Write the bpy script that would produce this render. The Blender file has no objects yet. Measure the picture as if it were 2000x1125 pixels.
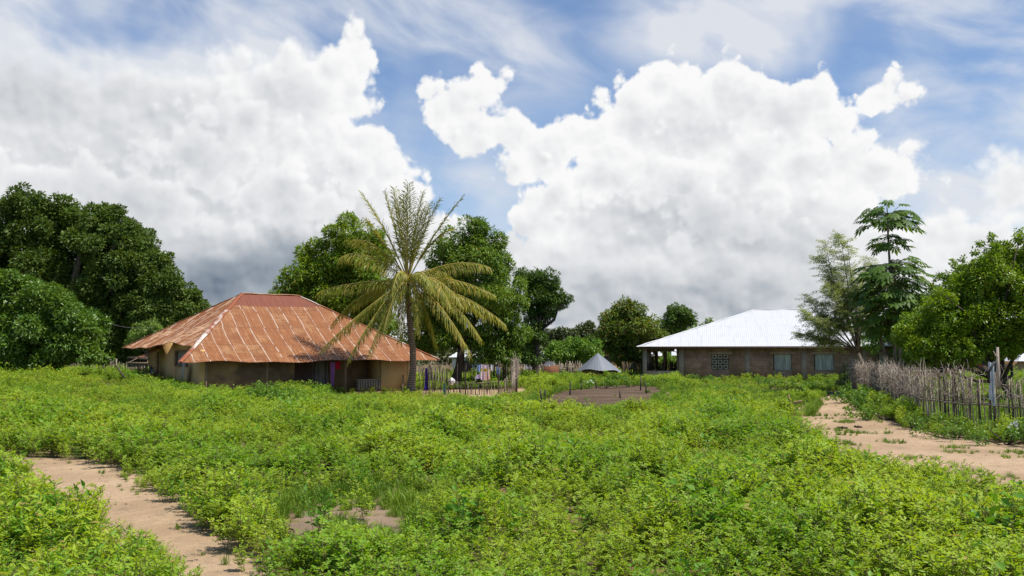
import bpy, math, random
import numpy as np
from mathutils import Vector

R = math.radians
C = bpy.context.scene.collection
rng = np.random.default_rng(11)
random.seed(7)

# ------------------------------------------------------------------ camera, world, sun, exposure
F = 1800.0                     # focal length in pixels of a 2000 px wide picture
HORIZON = 692.0
CAM_H = 2.2
PITCH = math.atan((HORIZON - 562.5) / F)
cam_data = bpy.data.cameras.new('camera')
cam_data.lens = 36.0 * F / 2000.0
cam_data.sensor_width = 36.0
cam_data.clip_start = 0.1
cam_data.clip_end = 6000.0
cam = bpy.data.objects.new('camera', cam_data)
cam.location = (0, 0, CAM_H)
cam.rotation_euler = (math.pi / 2 + PITCH, 0, 0)
C.objects.link(cam)
sc = bpy.context.scene
sc.camera = cam

SUN_EL = R(62.0)
SUN_AZ = R(112.0)              # from +Y towards +X: high, to the right and a little behind the camera
sun_dir = Vector((math.sin(SUN_AZ) * math.cos(SUN_EL), math.cos(SUN_AZ) * math.cos(SUN_EL), math.sin(SUN_EL)))
sl = bpy.data.lights.new('sun', 'SUN')
sl.energy = 4.6
sl.angle = R(0.53)
sl.color = (1.0, 0.945, 0.86)
so = bpy.data.objects.new('sun', sl)
so.rotation_euler = (-sun_dir).to_track_quat('-Z', 'Y').to_euler()
so.location = (40, 10, 80)
C.objects.link(so)

sc.view_settings.view_transform = 'Standard'
sc.view_settings.look = 'None'
sc.view_settings.exposure = 0.35
sc.view_settings.gamma = 1.0
try:
    sc.cycles.max_bounces = 7
    sc.cycles.diffuse_bounces = 3
    sc.cycles.glossy_bounces = 2
    sc.cycles.transmission_bounces = 3
    sc.cycles.sample_clamp_indirect = 6.0
except Exception:
    pass


def ray(px, py):
    """direction through a pixel of the 2000x1125 photograph"""
    a, b = (px - 1000.0) / F, (562.5 - py) / F
    c, s = math.cos(PITCH), math.sin(PITCH)
    return np.array([a, c - b * s, s + b * c])


def at(px, py, Y):
    d = ray(px, py)
    return np.array([0, 0, CAM_H]) + d * (Y / d[1])


def smooth(a, b, x):
    t = np.clip((np.asarray(x, float) - a) / (b - a), 0, 1)
    return t * t * (3 - 2 * t)


def ground_z(x, y):
    x = np.asarray(x, float); y = np.asarray(y, float)
    z = 0.62 * smooth(27, 46, y) * smooth(-16, -26, x)
    z = z + 0.05 * np.sin(x * 0.31 + 1.3) * np.sin(y * 0.27 + 0.4) * smooth(14, 30, y)
    z = z + 0.035 * np.sin(x * 0.8 + y * 0.33)
    z = z - 0.12 * smooth(-14, -10, x) * smooth(2, -2, x) * smooth(40, 47, y)
    return z


def gpt(px, py, lift=0.0):
    """where the ray through a pixel meets the ground"""
    d = ray(px, py); z = 0.0
    for _ in range(12):
        t = (z + lift - CAM_H) / d[2]
        p = np.array([0, 0, CAM_H]) + d * t
        z = float(ground_z(p[0], p[1]))
    p[2] = z
    return p


# ---- node helpers
class NB:
    def __init__(self, tree):
        self.t = tree; self.n = tree.nodes; self.l = tree.links

    def node(self, kind, **kw):
        n = self.n.new(kind)
        for k, v in kw.items():
            setattr(n, k, v)
        return n

    def put(self, sock, v):
        if v is None:
            return
        if hasattr(v, 'is_linked') or isinstance(v, bpy.types.NodeSocket):
            self.l.new(v, sock)
        else:
            if sock.type == 'RGBA' and len(v) == 3:
                v = (*v, 1.0)
            sock.default_value = v

    def m(self, op, a, b=None, c=None, clamp=False):
        n = self.node('ShaderNodeMath', operation=op, use_clamp=clamp)
        for i, v in enumerate((a, b, c)):
            self.put(n.inputs[i], v)
        return n.outputs[0]

    def vm(self, op, a, b=None, out=0):
        n = self.node('ShaderNodeVectorMath', operation=op)
        self.put(n.inputs[0], a)
        if op == 'SCALE':
            self.put(n.inputs['Scale'], b)
        else:
            self.put(n.inputs[1], b)
        return n.outputs['Value'] if op in ('LENGTH', 'DOT_PRODUCT', 'DISTANCE') else n.outputs[0]

    def ss(self, a, b, x):
        n = self.node('ShaderNodeMapRange', interpolation_type='SMOOTHSTEP', clamp=True)
        self.put(n.inputs[0], x); self.put(n.inputs[1], a); self.put(n.inputs[2], b)
        n.inputs[3].default_value = 0.0; n.inputs[4].default_value = 1.0
        return n.outputs[0]

    def lin(self, a, b, c, d, x):
        n = self.node('ShaderNodeMapRange', clamp=True)
        for i, v in enumerate((x, a, b, c, d)):
            self.put(n.inputs[i], v)
        return n.outputs[0]

    def mix(self, f, a, b, blend='MIX'):
        n = self.node('ShaderNodeMix', data_type='RGBA', blend_type=blend)
        self.put(n.inputs[0], f); self.put(n.inputs[6], a); self.put(n.inputs[7], b)
        return n.outputs[2]

    def noise(self, vec, scale, detail=4, rough=0.5, dims='3D', dist=0.0):
        n = self.node('ShaderNodeTexNoise', noise_dimensions=dims)
        self.put(n.inputs['Vector'], vec)
        n.inputs['Scale'].default_value = scale
        n.inputs['Detail'].default_value = detail
        n.inputs['Roughness'].default_value = rough
        n.inputs['Distortion'].default_value = dist
        return n

    def voro(self, vec, scale, detail=0, rough=0.5, feature='F1', dims='3D', sm=0.5):
        n = self.node('ShaderNodeTexVoronoi', voronoi_dimensions=dims, feature=feature)
        self.put(n.inputs['Vector'], vec)
        n.inputs['Scale'].default_value = scale
        n.inputs['Detail'].default_value = detail
        n.inputs['Roughness'].default_value = rough
        if feature == 'SMOOTH_F1':
            n.inputs['Smoothness'].default_value = sm
        return n

    def comb(self, x, y, z=0.0):
        n = self.node('ShaderNodeCombineXYZ')
        self.put(n.inputs[0], x); self.put(n.inputs[1], y); self.put(n.inputs[2], z)
        return n.outputs[0]


# ---- the sky: Nishita air, cumulus and cirrus at fixed compass directions
def sky_uv(px, py):
    d = ray(px, py); d = d / np.linalg.norm(d)
    return math.atan2(d[0], d[1]) * 18.0, math.asin(d[2]) * 18.0     # units of about 100 px


world = bpy.data.worlds.new('World')
sc.world = world
world.use_nodes = True
nb = NB(world.node_tree)
for n in list(nb.n):
    nb.n.remove(n)
w_out = nb.node('ShaderNodeOutputWorld')
bg = nb.node('ShaderNodeBackground')
SKY_STRENGTH = 0.10
bg.inputs[1].default_value = SKY_STRENGTH
nb.l.new(bg.outputs[0], w_out.inputs[0])
sky = nb.node('ShaderNodeTexSky', sky_type='NISHITA', sun_disc=False)
sky.sun_elevation = SUN_EL
sky.sun_rotation = SUN_AZ
sky.altitude = 20.0
sky.air_density = 1.0
sky.dust_density = 0.7
sky.ozone_density = 1.6
tc = nb.node('ShaderNodeTexCoord')
sep = nb.node('ShaderNodeSeparateXYZ')
nb.l.new(tc.outputs['Generated'], sep.inputs[0])
sx, sy, sz = sep.outputs
az = nb.m('MULTIPLY', nb.m('ARCTAN2', sx, sy), 18.0)
el = nb.m('MULTIPLY', nb.m('ARCSINE', sz), 18.0)
P = nb.comb(az, el, 0.0)


def blob_field(p, blobs, k=0.16):
    acc = None
    for (px, py, rx, ry) in blobs:
        u, v = sky_uv(px, py)
        d = nb.vm('MULTIPLY', nb.vm('SUBTRACT', p, (u, v, 0)), (100.0 / rx, 100.0 / ry, 0))
        f = nb.m('SUBTRACT', 1.0, nb.vm('LENGTH', d))
        f = nb.m('MULTIPLY', f, min(rx, ry) / 100.0)      # in units of 100 px from the rim
        acc = f if acc is None else nb.m('SMOOTH_MAX', acc, f, k)
    return acc


def soft_sum(p, blobs):
    acc = None
    for (px, py, rx, ry, a) in blobs:
        u, v = sky_uv(px, py)
        d = nb.vm('MULTIPLY', nb.vm('SUBTRACT', p, (u, v, 0)), (100.0 / rx, 100.0 / ry, 0))
        q = nb.m('DIVIDE', a, nb.m('ADD', 1.0, nb.m('POWER', nb.vm('LENGTH', d), 4.0)))
        acc = q if acc is None else nb.m('ADD', acc, q)
    return acc


#SKYBLOBS
CUMULUS = [
    # left bank
    (690, 105, 52, 66), (640, 135, 66, 62), (690, 190, 50, 70), (560, 210, 130, 120), (460, 140, 58, 55), (420, 250, 130, 120),
    (690, 300, 95, 70), (765, 345, 42, 66), (600, 420, 240, 180), (290, 330, 300, 210), (30, 320, 220, 230),
    (380, 530, 420, 150), (730, 450, 115, 130), (845, 460, 110, 60),
    # right bank
    (880, 205, 66, 62), (957, 182, 40, 52), (925, 240, 90, 62), (1010, 270, 80, 52), (1060, 300, 85, 72),
    (1150, 265, 85, 62), (1240, 250, 90, 95), (1300, 165, 62, 60), (1345, 145, 36, 42), (1340, 270, 170, 120),
    (1430, 200, 90, 90), (1530, 240, 130, 90), (1605, 195, 48, 42), (1600, 330, 160, 70), (1680, 345, 125, 62), (1400, 250, 120, 80),
    (1280, 420, 260, 170), (1080, 420, 100, 80), (1480, 460, 260, 130), (1120, 560, 210, 130),
    (1420, 580, 300, 120), (1700, 560, 220, 130), (1930, 500, 150, 90), (1980, 380, 70, 90), (1730, 185, 56, 40),
    (1400, 260, 130, 90),
    (300, 640, 700, 130), (1000, 620, 300, 130), (1400, 660, 500, 110), (1900, 640, 300, 110), (900, 520, 150, 70),
]
SHADES = [(510, 580, 200, 90, 1.05), (400, 545, 150, 50, 0.30), (560, 500, 200, 45, 0.22), (230, 230, 260, 90, 0.17), (330, 400, 220, 60, 0.12),
          (1330, 430, 190, 55, 0.24), (1180, 580, 220, 50, 0.36), (1430, 590, 170, 45, 0.46), (1100, 520, 110, 40, 0.16), (1600, 330, 130, 30, 0.12),
          (1060, 640, 160, 50, 0.34), (80, 120, 200, 70, 0.14), (1480, 480, 140, 40, 0.16), (1700, 600, 200, 40, 0.16), (900, 480, 90, 50, 0.08)]
CIRRUS = [(820, 60, 230, 70, 0.95), (560, 20, 300, 90, 0.75), (120, 90, 420, 190, 1.0), (1420, 50, 200, 80, 1.0), (1900, 90, 200, 110, 0.9),
          (1850, 260, 220, 100, 1.0), (1680, 10, 120, 40, 0.7), (900, 360, 160, 70, 0.65), (1960, 430, 160, 110, 0.9), (1050, 140, 160, 60, 0.35)]

MIDDLE = [(470, 235, 85, 75), (400, 310, 120, 90), (600, 290, 80, 70), (680, 330, 80, 70), (560, 390, 150, 90), (745, 400, 60, 70), (240, 400, 190, 110), (50, 400, 130, 110),
          (925, 300, 62, 42), (1000, 330, 66, 52), (1085, 385, 80, 64), (1180, 345, 90, 74), (1265, 325, 90, 80), (1345, 355, 110, 80), (1455, 320, 90, 80), (1560, 330, 90, 55), (1400, 430, 150, 80)]
LOWER = [(150, 540, 230, 120), (390, 500, 140, 70), (590, 500, 150, 80), (730, 490, 80, 80), (1000, 480, 80, 70), (1120, 520, 120, 80), (1260, 550, 140, 80), (1400, 530, 130, 80), (1560, 510, 130, 80), (1720, 560, 140, 90)]

# a slow warp, then rounded billows along the rims; three banks one behind another
warp = nb.noise(P, 0.9, 3, 0.5, '2D')
wv = nb.vm('SUBTRACT', warp.outputs['Color'], (0.5, 0.5, 0.5))
Pw = nb.vm('ADD', P, nb.vm('SCALE', wv, 0.22))
SUNSHIFT = (0.07, 0.12, 0.0)


def billow(p, det=3, sm=0.3):
    w2 = nb.noise(p, 2.6, 4 if det > 2.5 else 2, 0.5, '2D')
    q = nb.vm('ADD', p, nb.vm('SCALE', nb.vm('SUBTRACT', w2.outputs['Color'], (0.5, 0.5, 0.5)), 0.15))
    v = nb.voro(q, 1.5, det, 0.46, 'SMOOTH_F1', '2D', sm)
    return nb.m('SUBTRACT', 0.55, v.outputs['Distance']), w2.outputs[0]


b0, f0 = billow(P)
c0, g0 = billow(P, 2.0, 0.5)
b1, f1 = billow(nb.vm('ADD', P, SUNSHIFT), 2.0, 0.5)
fine = nb.noise(P, 7.0, 6, 0.6, '2D').outputs[0]
bump_ = nb.m('ADD', nb.m('MULTIPLY', nb.m('ADD', b0, 0.22), 0.52), nb.m('MULTIPLY', nb.m('SUBTRACT', fine, 0.5), 0.13))
bank = nb.noise(nb.vm('MULTIPLY', P, (0.8, 1.2, 1)), 0.6, 5, 0.5, '2D', 0.3).outputs[0]
base = blob_field(Pw, CUMULUS)
dens = nb.m('ADD', base, bump_)
mid = nb.m('ADD', blob_field(nb.vm('ADD', P, nb.vm('SCALE', wv, -0.5)), MIDDLE), nb.m('SUBTRACT', nb.m('MULTIPLY', bump_, 1.3), 0.10))
low = nb.m('ADD', blob_field(nb.vm('ADD', P, nb.vm('SCALE', wv, 0.7)), LOWER), nb.m('MULTIPLY', bump_, 0.8))
soft = nb.m('ADD', 0.15, nb.m('MULTIPLY', nb.ss(-7.0, -9.6, az), 0.5))
soft = nb.m('ADD', soft, nb.m('MULTIPLY', nb.ss(7.2, 9.0, az), 0.35))
soft = nb.m('ADD', soft, soft_sum(P, [(60, 60, 380, 120, 0.55)]))
cov = nb.ss(0.0, soft, dens)
cov1 = nb.ss(0.0, 0.30, mid)
cov2 = nb.ss(0.0, 0.55, low)


def lerp(a, b_, f):
    return nb.m('ADD', nb.m('MULTIPLY', a, nb.m('SUBTRACT', 1.0, f)), nb.m('MULTIPLY', b_, f))


sh0 = nb.m('MULTIPLY', nb.ss(0.10, 1.0, dens), 0.20)
sh1 = nb.m('ADD', 0.03, nb.m('MULTIPLY', nb.ss(0.10, 0.95, mid), 0.21))
sh2 = nb.m('ADD', 0.09, nb.m('MULTIPLY', nb.ss(0.10, 1.0, low), 0.16))
shade = lerp(lerp(sh0, sh1, cov1), sh2, cov2)
big = nb.m('MULTIPLY', soft_sum(Pw, SHADES), nb.lin(0.3, 0.7, 0.75, 1.2, bank))
shade = nb.m('ADD', shade, nb.m('MULTIPLY', big, 0.55))
shade = nb.m('ADD', shade, nb.m('MULTIPLY', nb.m('SUBTRACT', bank, 0.5), 0.16))
relief = nb.m('SUBTRACT', c0, b1)
shade = nb.m('SUBTRACT', shade, nb.m('MULTIPLY', relief, 0.24))
shade = nb.m('MAXIMUM', nb.m('MINIMUM', nb.m('MULTIPLY', shade, 0.88), 1.0), 0.0)
W = 0.75 / SKY_STRENGTH
cr = nb.node('ShaderNodeValToRGB')
for e in list(cr.color_ramp.elements)[1:]:
    cr.color_ramp.elements.remove(e)
stops = [(0.0, (1.0, 1.0, 1.0)), (0.16, (0.83, 0.84, 0.86)), (0.34, (0.66, 0.68, 0.71)), (0.6, (0.37, 0.42, 0.48)), (1.0, (0.13, 0.175, 0.24))]
cr.color_ramp.elements[0].position = 0.0
cr.color_ramp.elements[0].color = (*stops[0][1], 1)
for p_, c_ in stops[1:]:
    e = cr.color_ramp.elements.new(p_); e.color = (*c_, 1)
nb.put(cr.inputs[0], nb.m('ADD', shade, 0.0))
cloud_col = nb.mix(1.0, cr.outputs[0], (W, W, W), 'MULTIPLY')

# cirrus: long tilted streaks
rot = nb.node('ShaderNodeMapping', vector_type='TEXTURE')
nb.put(rot.inputs[0], P)
rot.inputs['Rotation'].default_value = (0, 0, R(-16))
rot.inputs['Scale'].default_value = (2.4, 1.0, 1)
ci = nb.noise(rot.outputs[0], 0.9, 6, 0.52, '2D', 0.3).outputs[0]
ci2 = nb.noise(P, 0.5, 3, 0.5, '2D').outputs[0]
cirrus = nb.m('MULTIPLY', nb.ss(0.30, 0.80, ci), nb.m('MINIMUM', soft_sum(P, CIRRUS), 1.0))
veil = nb.m('MULTIPLY', nb.m('MINIMUM', soft_sum(P, [(-60, 120, 620, 190, 0.9), (880, 420, 200, 90, 0.4), (1980, 420, 220, 170, 0.35), (1440, 45, 170, 60, 0.9), (1560, 95, 70, 60, 0.8)]), 1.0), nb.ss(0.25, 0.65, ci2))
thin = nb.m('MINIMUM', nb.m('ADD', nb.m('MULTIPLY', cirrus, 0.85), nb.m('MULTIPLY', veil, 0.8)), 0.92)

air = nb.mix(1.0, sky.outputs[0], (0.92, 1.0, 1.12), 'MULTIPLY')
col = nb.mix(thin, air, (0.80 * W, 0.83 * W, 0.88 * W))
col = nb.mix(cov, col, cloud_col)
# low over the horizon the clouds thin into bright air; below it the ground hides everything
nb.put(bg.inputs[0], col)
world.cycles.sampling_method = 'MANUAL'
world.cycles.sample_map_resolution = 512
# ------------------------------------------------------------------ scene helpers
ROOT_LOC = {}


def tag(o, label=None, cat=None, group=None, kind=None):
    if label: o['label'] = label
    if cat: o['category'] = cat
    if group: o['group'] = group
    if kind: o['kind'] = kind
    return o


def thing(name, loc, label, cat, group=None):
    o = bpy.data.objects.new(name, None)
    o.empty_display_size = 0.3
    o.location = tuple(float(v) for v in loc)
    C.objects.link(o)
    return tag(o, label, cat, group)


def world_of(o):
    v = np.zeros(3)
    while o is not None:
        v = v + np.array(o.location); o = o.parent
    return v


def emit(name, V, Fc, mat, parent=None, origin=None, smooth_shade=False, uv=None, tint=None, mats=None, mat_idx=None):
    """V (n,3) world points, Fc list of index tuples or (m,k) array -> one mesh object"""
    V = np.asarray(V, dtype=np.float64)
    off = world_of(parent) if parent is not None else (np.asarray(origin, float) if origin is not None else np.zeros(3))
    me = bpy.data.meshes.new(name)
    if isinstance(Fc, np.ndarray):
        m, k = Fc.shape
        loops = Fc.astype(np.int32).ravel()
        starts = (np.arange(m) * k).astype(np.int32)
        totals = np.full(m, k, np.int32)
    else:
        totals = np.array([len(f) for f in Fc], np.int32)
        m = len(totals)
        starts = np.concatenate([[0], np.cumsum(totals)[:-1]]).astype(np.int32) if m else np.zeros(0, np.int32)
        loops = np.fromiter((i for f in Fc for i in f), np.int32)
    me.vertices.add(len(V)); me.vertices.foreach_set('co', (V - off).astype(np.float32).ravel())
    me.loops.add(len(loops)); me.loops.foreach_set('vertex_index', loops)
    me.polygons.add(m)
    me.polygons.foreach_set('loop_start', starts)
    me.polygons.foreach_set('loop_total', totals)
    if smooth_shade:
        me.polygons.foreach_set('use_smooth', np.ones(m, bool))
    if uv is not None:
        l = me.uv_layers.new(name='UVMap')
        uvv = np.asarray(uv, np.float32)[loops]
        l.data.foreach_set('uv', uvv.ravel())
    if tint is not None:
        a = me.attributes.new('tint', 'FLOAT', 'FACE')
        a.data.foreach_set('value', np.asarray(tint, np.float32))
    for mm in (mats or [mat]):
        me.materials.append(mm)
    if mat_idx is not None:
        me.polygons.foreach_set('material_index', np.asarray(mat_idx, np.int32))
    me.update(calc_edges=True)
    o = bpy.data.objects.new(name, me)
    C.objects.link(o)
    if parent is not None:
        o.parent = parent
    elif origin is not None:
        o.location = tuple(float(v) for v in origin)
    return o


class MB:
    """collects shapes for ONE mesh"""
    def __init__(self):
        self.v = []; self.f = []; self.uv = []

    def add(self, vs, fs, uv=None):
        b = len(self.v)
        self.v.extend([tuple(map(float, p)) for p in vs])
        self.f.extend([tuple(i + b for i in f) for f in fs])
        self.uv.extend(uv if uv is not None else [(p[0] + p[1], p[2]) for p in vs])
        return self

    def box(self, c, e1, e2, e3, h1, h2, h3, taper=1.0):
        c = np.asarray(c, float); e1 = np.asarray(e1, float); e2 = np.asarray(e2, float); e3 = np.asarray(e3, float)
        vs = []; uv = []
        for s3 in (-1, 1):
            t = taper if s3 > 0 else 1.0
            for s1, s2 in ((-1, -1), (1, -1), (1, 1), (-1, 1)):
                vs.append(c + e1 * h1 * s1 * t + e2 * h2 * s2 * t + e3 * h3 * s3)
                uv.append((h1 * s1 + h2 * s2, c[2] + h3 * s3))
        return self.add(vs, [(3, 2, 1, 0), (4, 5, 6, 7), (0, 1, 5, 4), (1, 2, 6, 5), (2, 3, 7, 6), (3, 0, 4, 7)], uv)

    def prism(self, pts, n, th):
        """polygon pts extruded by th along n"""
        n = np.asarray(n, float) * th
        k = len(pts)
        vs = [np.asarray(p, float) for p in pts] + [np.asarray(p, float) + n for p in pts]
        fs = [tuple(range(k))[::-1], tuple(range(k, 2 * k))] + [(i, (i + 1) % k, k + (i + 1) % k, k + i) for i in range(k)]
        return self.add(vs, fs)

    def tube(self, pts, rad, n=7, cap=True):
        pts = [np.asarray(p, float) for p in pts]
        if np.isscalar(rad): rad = [rad] * len(pts)
        vs = []; fs = []
        t0 = pts[1] - pts[0]
        a = np.array([0, 0, 1.0]) if abs(t0[2]) < 0.9 * np.linalg.norm(t0) else np.array([1.0, 0, 0])
        for i, p in enumerate(pts):
            t = pts[min(i + 1, len(pts) - 1)] - pts[max(i - 1, 0)]
            t = t / (np.linalg.norm(t) + 1e-9)
            u = np.cross(a, t); u /= (np.linalg.norm(u) + 1e-9); w = np.cross(t, u); a = np.cross(t, u) if False else a
            for j in range(n):
                an = 2 * math.pi * j / n
                vs.append(p + (u * math.cos(an) + w * math.sin(an)) * rad[i])
        for i in range(len(pts) - 1):
            for j in range(n):
                fs.append((i * n + j, i * n + (j + 1) % n, (i + 1) * n + (j + 1) % n, (i + 1) * n + j))
        if cap:
            fs.append(tuple(range(n))[::-1]); fs.append(tuple((len(pts) - 1) * n + j for j in range(n)))
        return self.add(vs, fs)

    def stick(self, p, q, r, bend=0.0, n=5):
        p = np.asarray(p, float); q = np.asarray(q, float)
        m = (p + q) / 2 + np.random.default_rng(len(self.v)).normal(0, 1, 3) * bend
        return self.tube([p, m, q], [r, r * 0.9, r * 0.7], n)

    def build(self, name, mat, parent=None, origin=None, sm=False):
        return emit(name, np.array(self.v), self.f, mat, parent, origin, sm, uv=np.array(self.uv))


def unit(v):
    v = np.asarray(v, float)
    return v / (np.linalg.norm(v, axis=-1, keepdims=True) + 1e-9)


def leaf_arrays(Pn, D, N, L, Wd, fold=0.25, peak=0.45):
    D = unit(D); S = unit(np.cross(D, N)); Nn = np.cross(S, D)
    L = np.asarray(L).reshape(-1, 1); Wd = np.asarray(Wd).reshape(-1, 1)
    n = len(Pn)
    b = Pn; t = Pn + D * L - Nn * L * 0.12
    m = Pn + D * L * peak
    l = m + S * Wd * 0.5 + Nn * Wd * fold * 0.5
    r = m - S * Wd * 0.5 + Nn * Wd * fold * 0.5
    V = np.stack([b, r, t, l], 1).reshape(-1, 3)
    i = np.arange(n)[:, None] * 4
    Fc = np.concatenate([i + np.array([[0, 1, 2]]), i + np.array([[0, 2, 3]])], 1).reshape(-1, 3)
    return V, Fc


# ------------------------------------------------------------------ materials
def new_mat(name):
    m = bpy.data.materials.new(name); m.use_nodes = True
    t = m.node_tree
    for n in list(t.nodes): t.nodes.remove(n)
    b = NB(t)
    out = b.node('ShaderNodeOutputMaterial')
    return m, b, out


def leaf_mat(name, c_lo, c_hi, c_alt=None, trans=0.35, gloss=0.35, rough=0.45, scale=0.35, inst=False, alt_amt=0.12):
    m, b, out = new_mat(name)
    geo = b.node('ShaderNodeNewGeometry')
    n1 = b.noise(geo.outputs['Position'], scale, 3, 0.55).outputs[0]
    if inst:
        oi = b.node('ShaderNodeObjectInfo')
        rnd = oi.outputs['Random']
        f = b.m('ADD', b.m('MULTIPLY', b.ss(0.34, 0.66, n1), 0.75), b.m('MULTIPLY', rnd, 0.3), clamp=True)
        at_ = b.node('ShaderNodeAttribute', attribute_name='tint')
        tint = at_.outputs['Fac']
        f = b.m('ADD', f, b.m('MULTIPLY', b.m('SUBTRACT', tint, 0.5), 0.5), clamp=True)
    else:
        at_ = b.node('ShaderNodeAttribute', attribute_name='tint')
        tint = at_.outputs['Fac']
        f = b.m('ADD', b.m('MULTIPLY', b.ss(0.3, 0.7, n1), 0.5), b.m('MULTIPLY', tint, 0.6), clamp=True)
    col = b.mix(f, c_lo, c_hi)
    if c_alt is not None:
        col = b.mix(b.ss(1.0 - alt_amt, 1.0 - alt_amt * 0.3, tint), col, c_alt)
    p = b.node('ShaderNodeBsdfPrincipled')
    b.put(p.inputs['Base Color'], col)
    p.inputs['Roughness'].default_value = rough
    p.inputs['Specular IOR Level'].default_value = gloss
    tr = b.node('ShaderNodeBsdfTranslucent')
    b.put(tr.inputs[0], b.mix(1.0, col, (1.25, 1.15, 0.45), 'MULTIPLY'))
    mx = b.node('ShaderNodeMixShader')
    mx.inputs[0].default_value = trans
    b.l.new(p.outputs[0], mx.inputs[1]); b.l.new(tr.outputs[0], mx.inputs[2])
    b.l.new(mx.outputs[0], out.inputs[0])
    return m


def noisy_mat(name, c1, c2, scale=3.0, detail=5, rough=0.85, bump=0.0, bscale=None, c3=None, c3_at=(0.62, 0.75), stretch=None, spec=0.3, metallic=0.0, local=True, trans=0.0):
    m, b, out = new_mat(name)
    tcn = b.node('ShaderNodeTexCoord')
    vec = tcn.outputs['Object']
    if not local:
        vec = b.node('ShaderNodeNewGeometry').outputs['Position']
    if stretch: vec = b.vm('MULTIPLY', vec, stretch)
    n1 = b.noise(vec, scale, detail, 0.6)
    col = b.mix(b.ss(0.3, 0.7, n1.outputs[0]), c1, c2)
    if c3 is not None:
        n2 = b.noise(vec, scale * 0.4, 4, 0.6)
        col = b.mix(b.ss(c3_at[0], c3_at[1], n2.outputs[0]), col, c3)
    p = b.node('ShaderNodeBsdfPrincipled')
    b.put(p.inputs['Base Color'], col)
    p.inputs['Roughness'].default_value = rough
    p.inputs['Specular IOR Level'].default_value = spec
    p.inputs['Metallic'].default_value = metallic
    if bump:
        bn = b.node('ShaderNodeBump'); bn.inputs['Strength'].default_value = bump; bn.inputs['Distance'].default_value = 0.03
        b.put(bn.inputs['Height'], b.noise(vec, bscale or scale * 4, 5, 0.6).outputs[0])
        b.l.new(bn.outputs[0], p.inputs['Normal'])
    if trans:
        tr = b.node('ShaderNodeBsdfTranslucent'); b.put(tr.inputs[0], col)
        mx = b.node('ShaderNodeMixShader'); mx.inputs[0].default_value = trans
        b.l.new(p.outputs[0], mx.inputs[1]); b.l.new(tr.outputs[0], mx.inputs[2]); b.l.new(mx.outputs[0], out.inputs[0])
    else:
        b.l.new(p.outputs[0], out.inputs[0])
    return m


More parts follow.
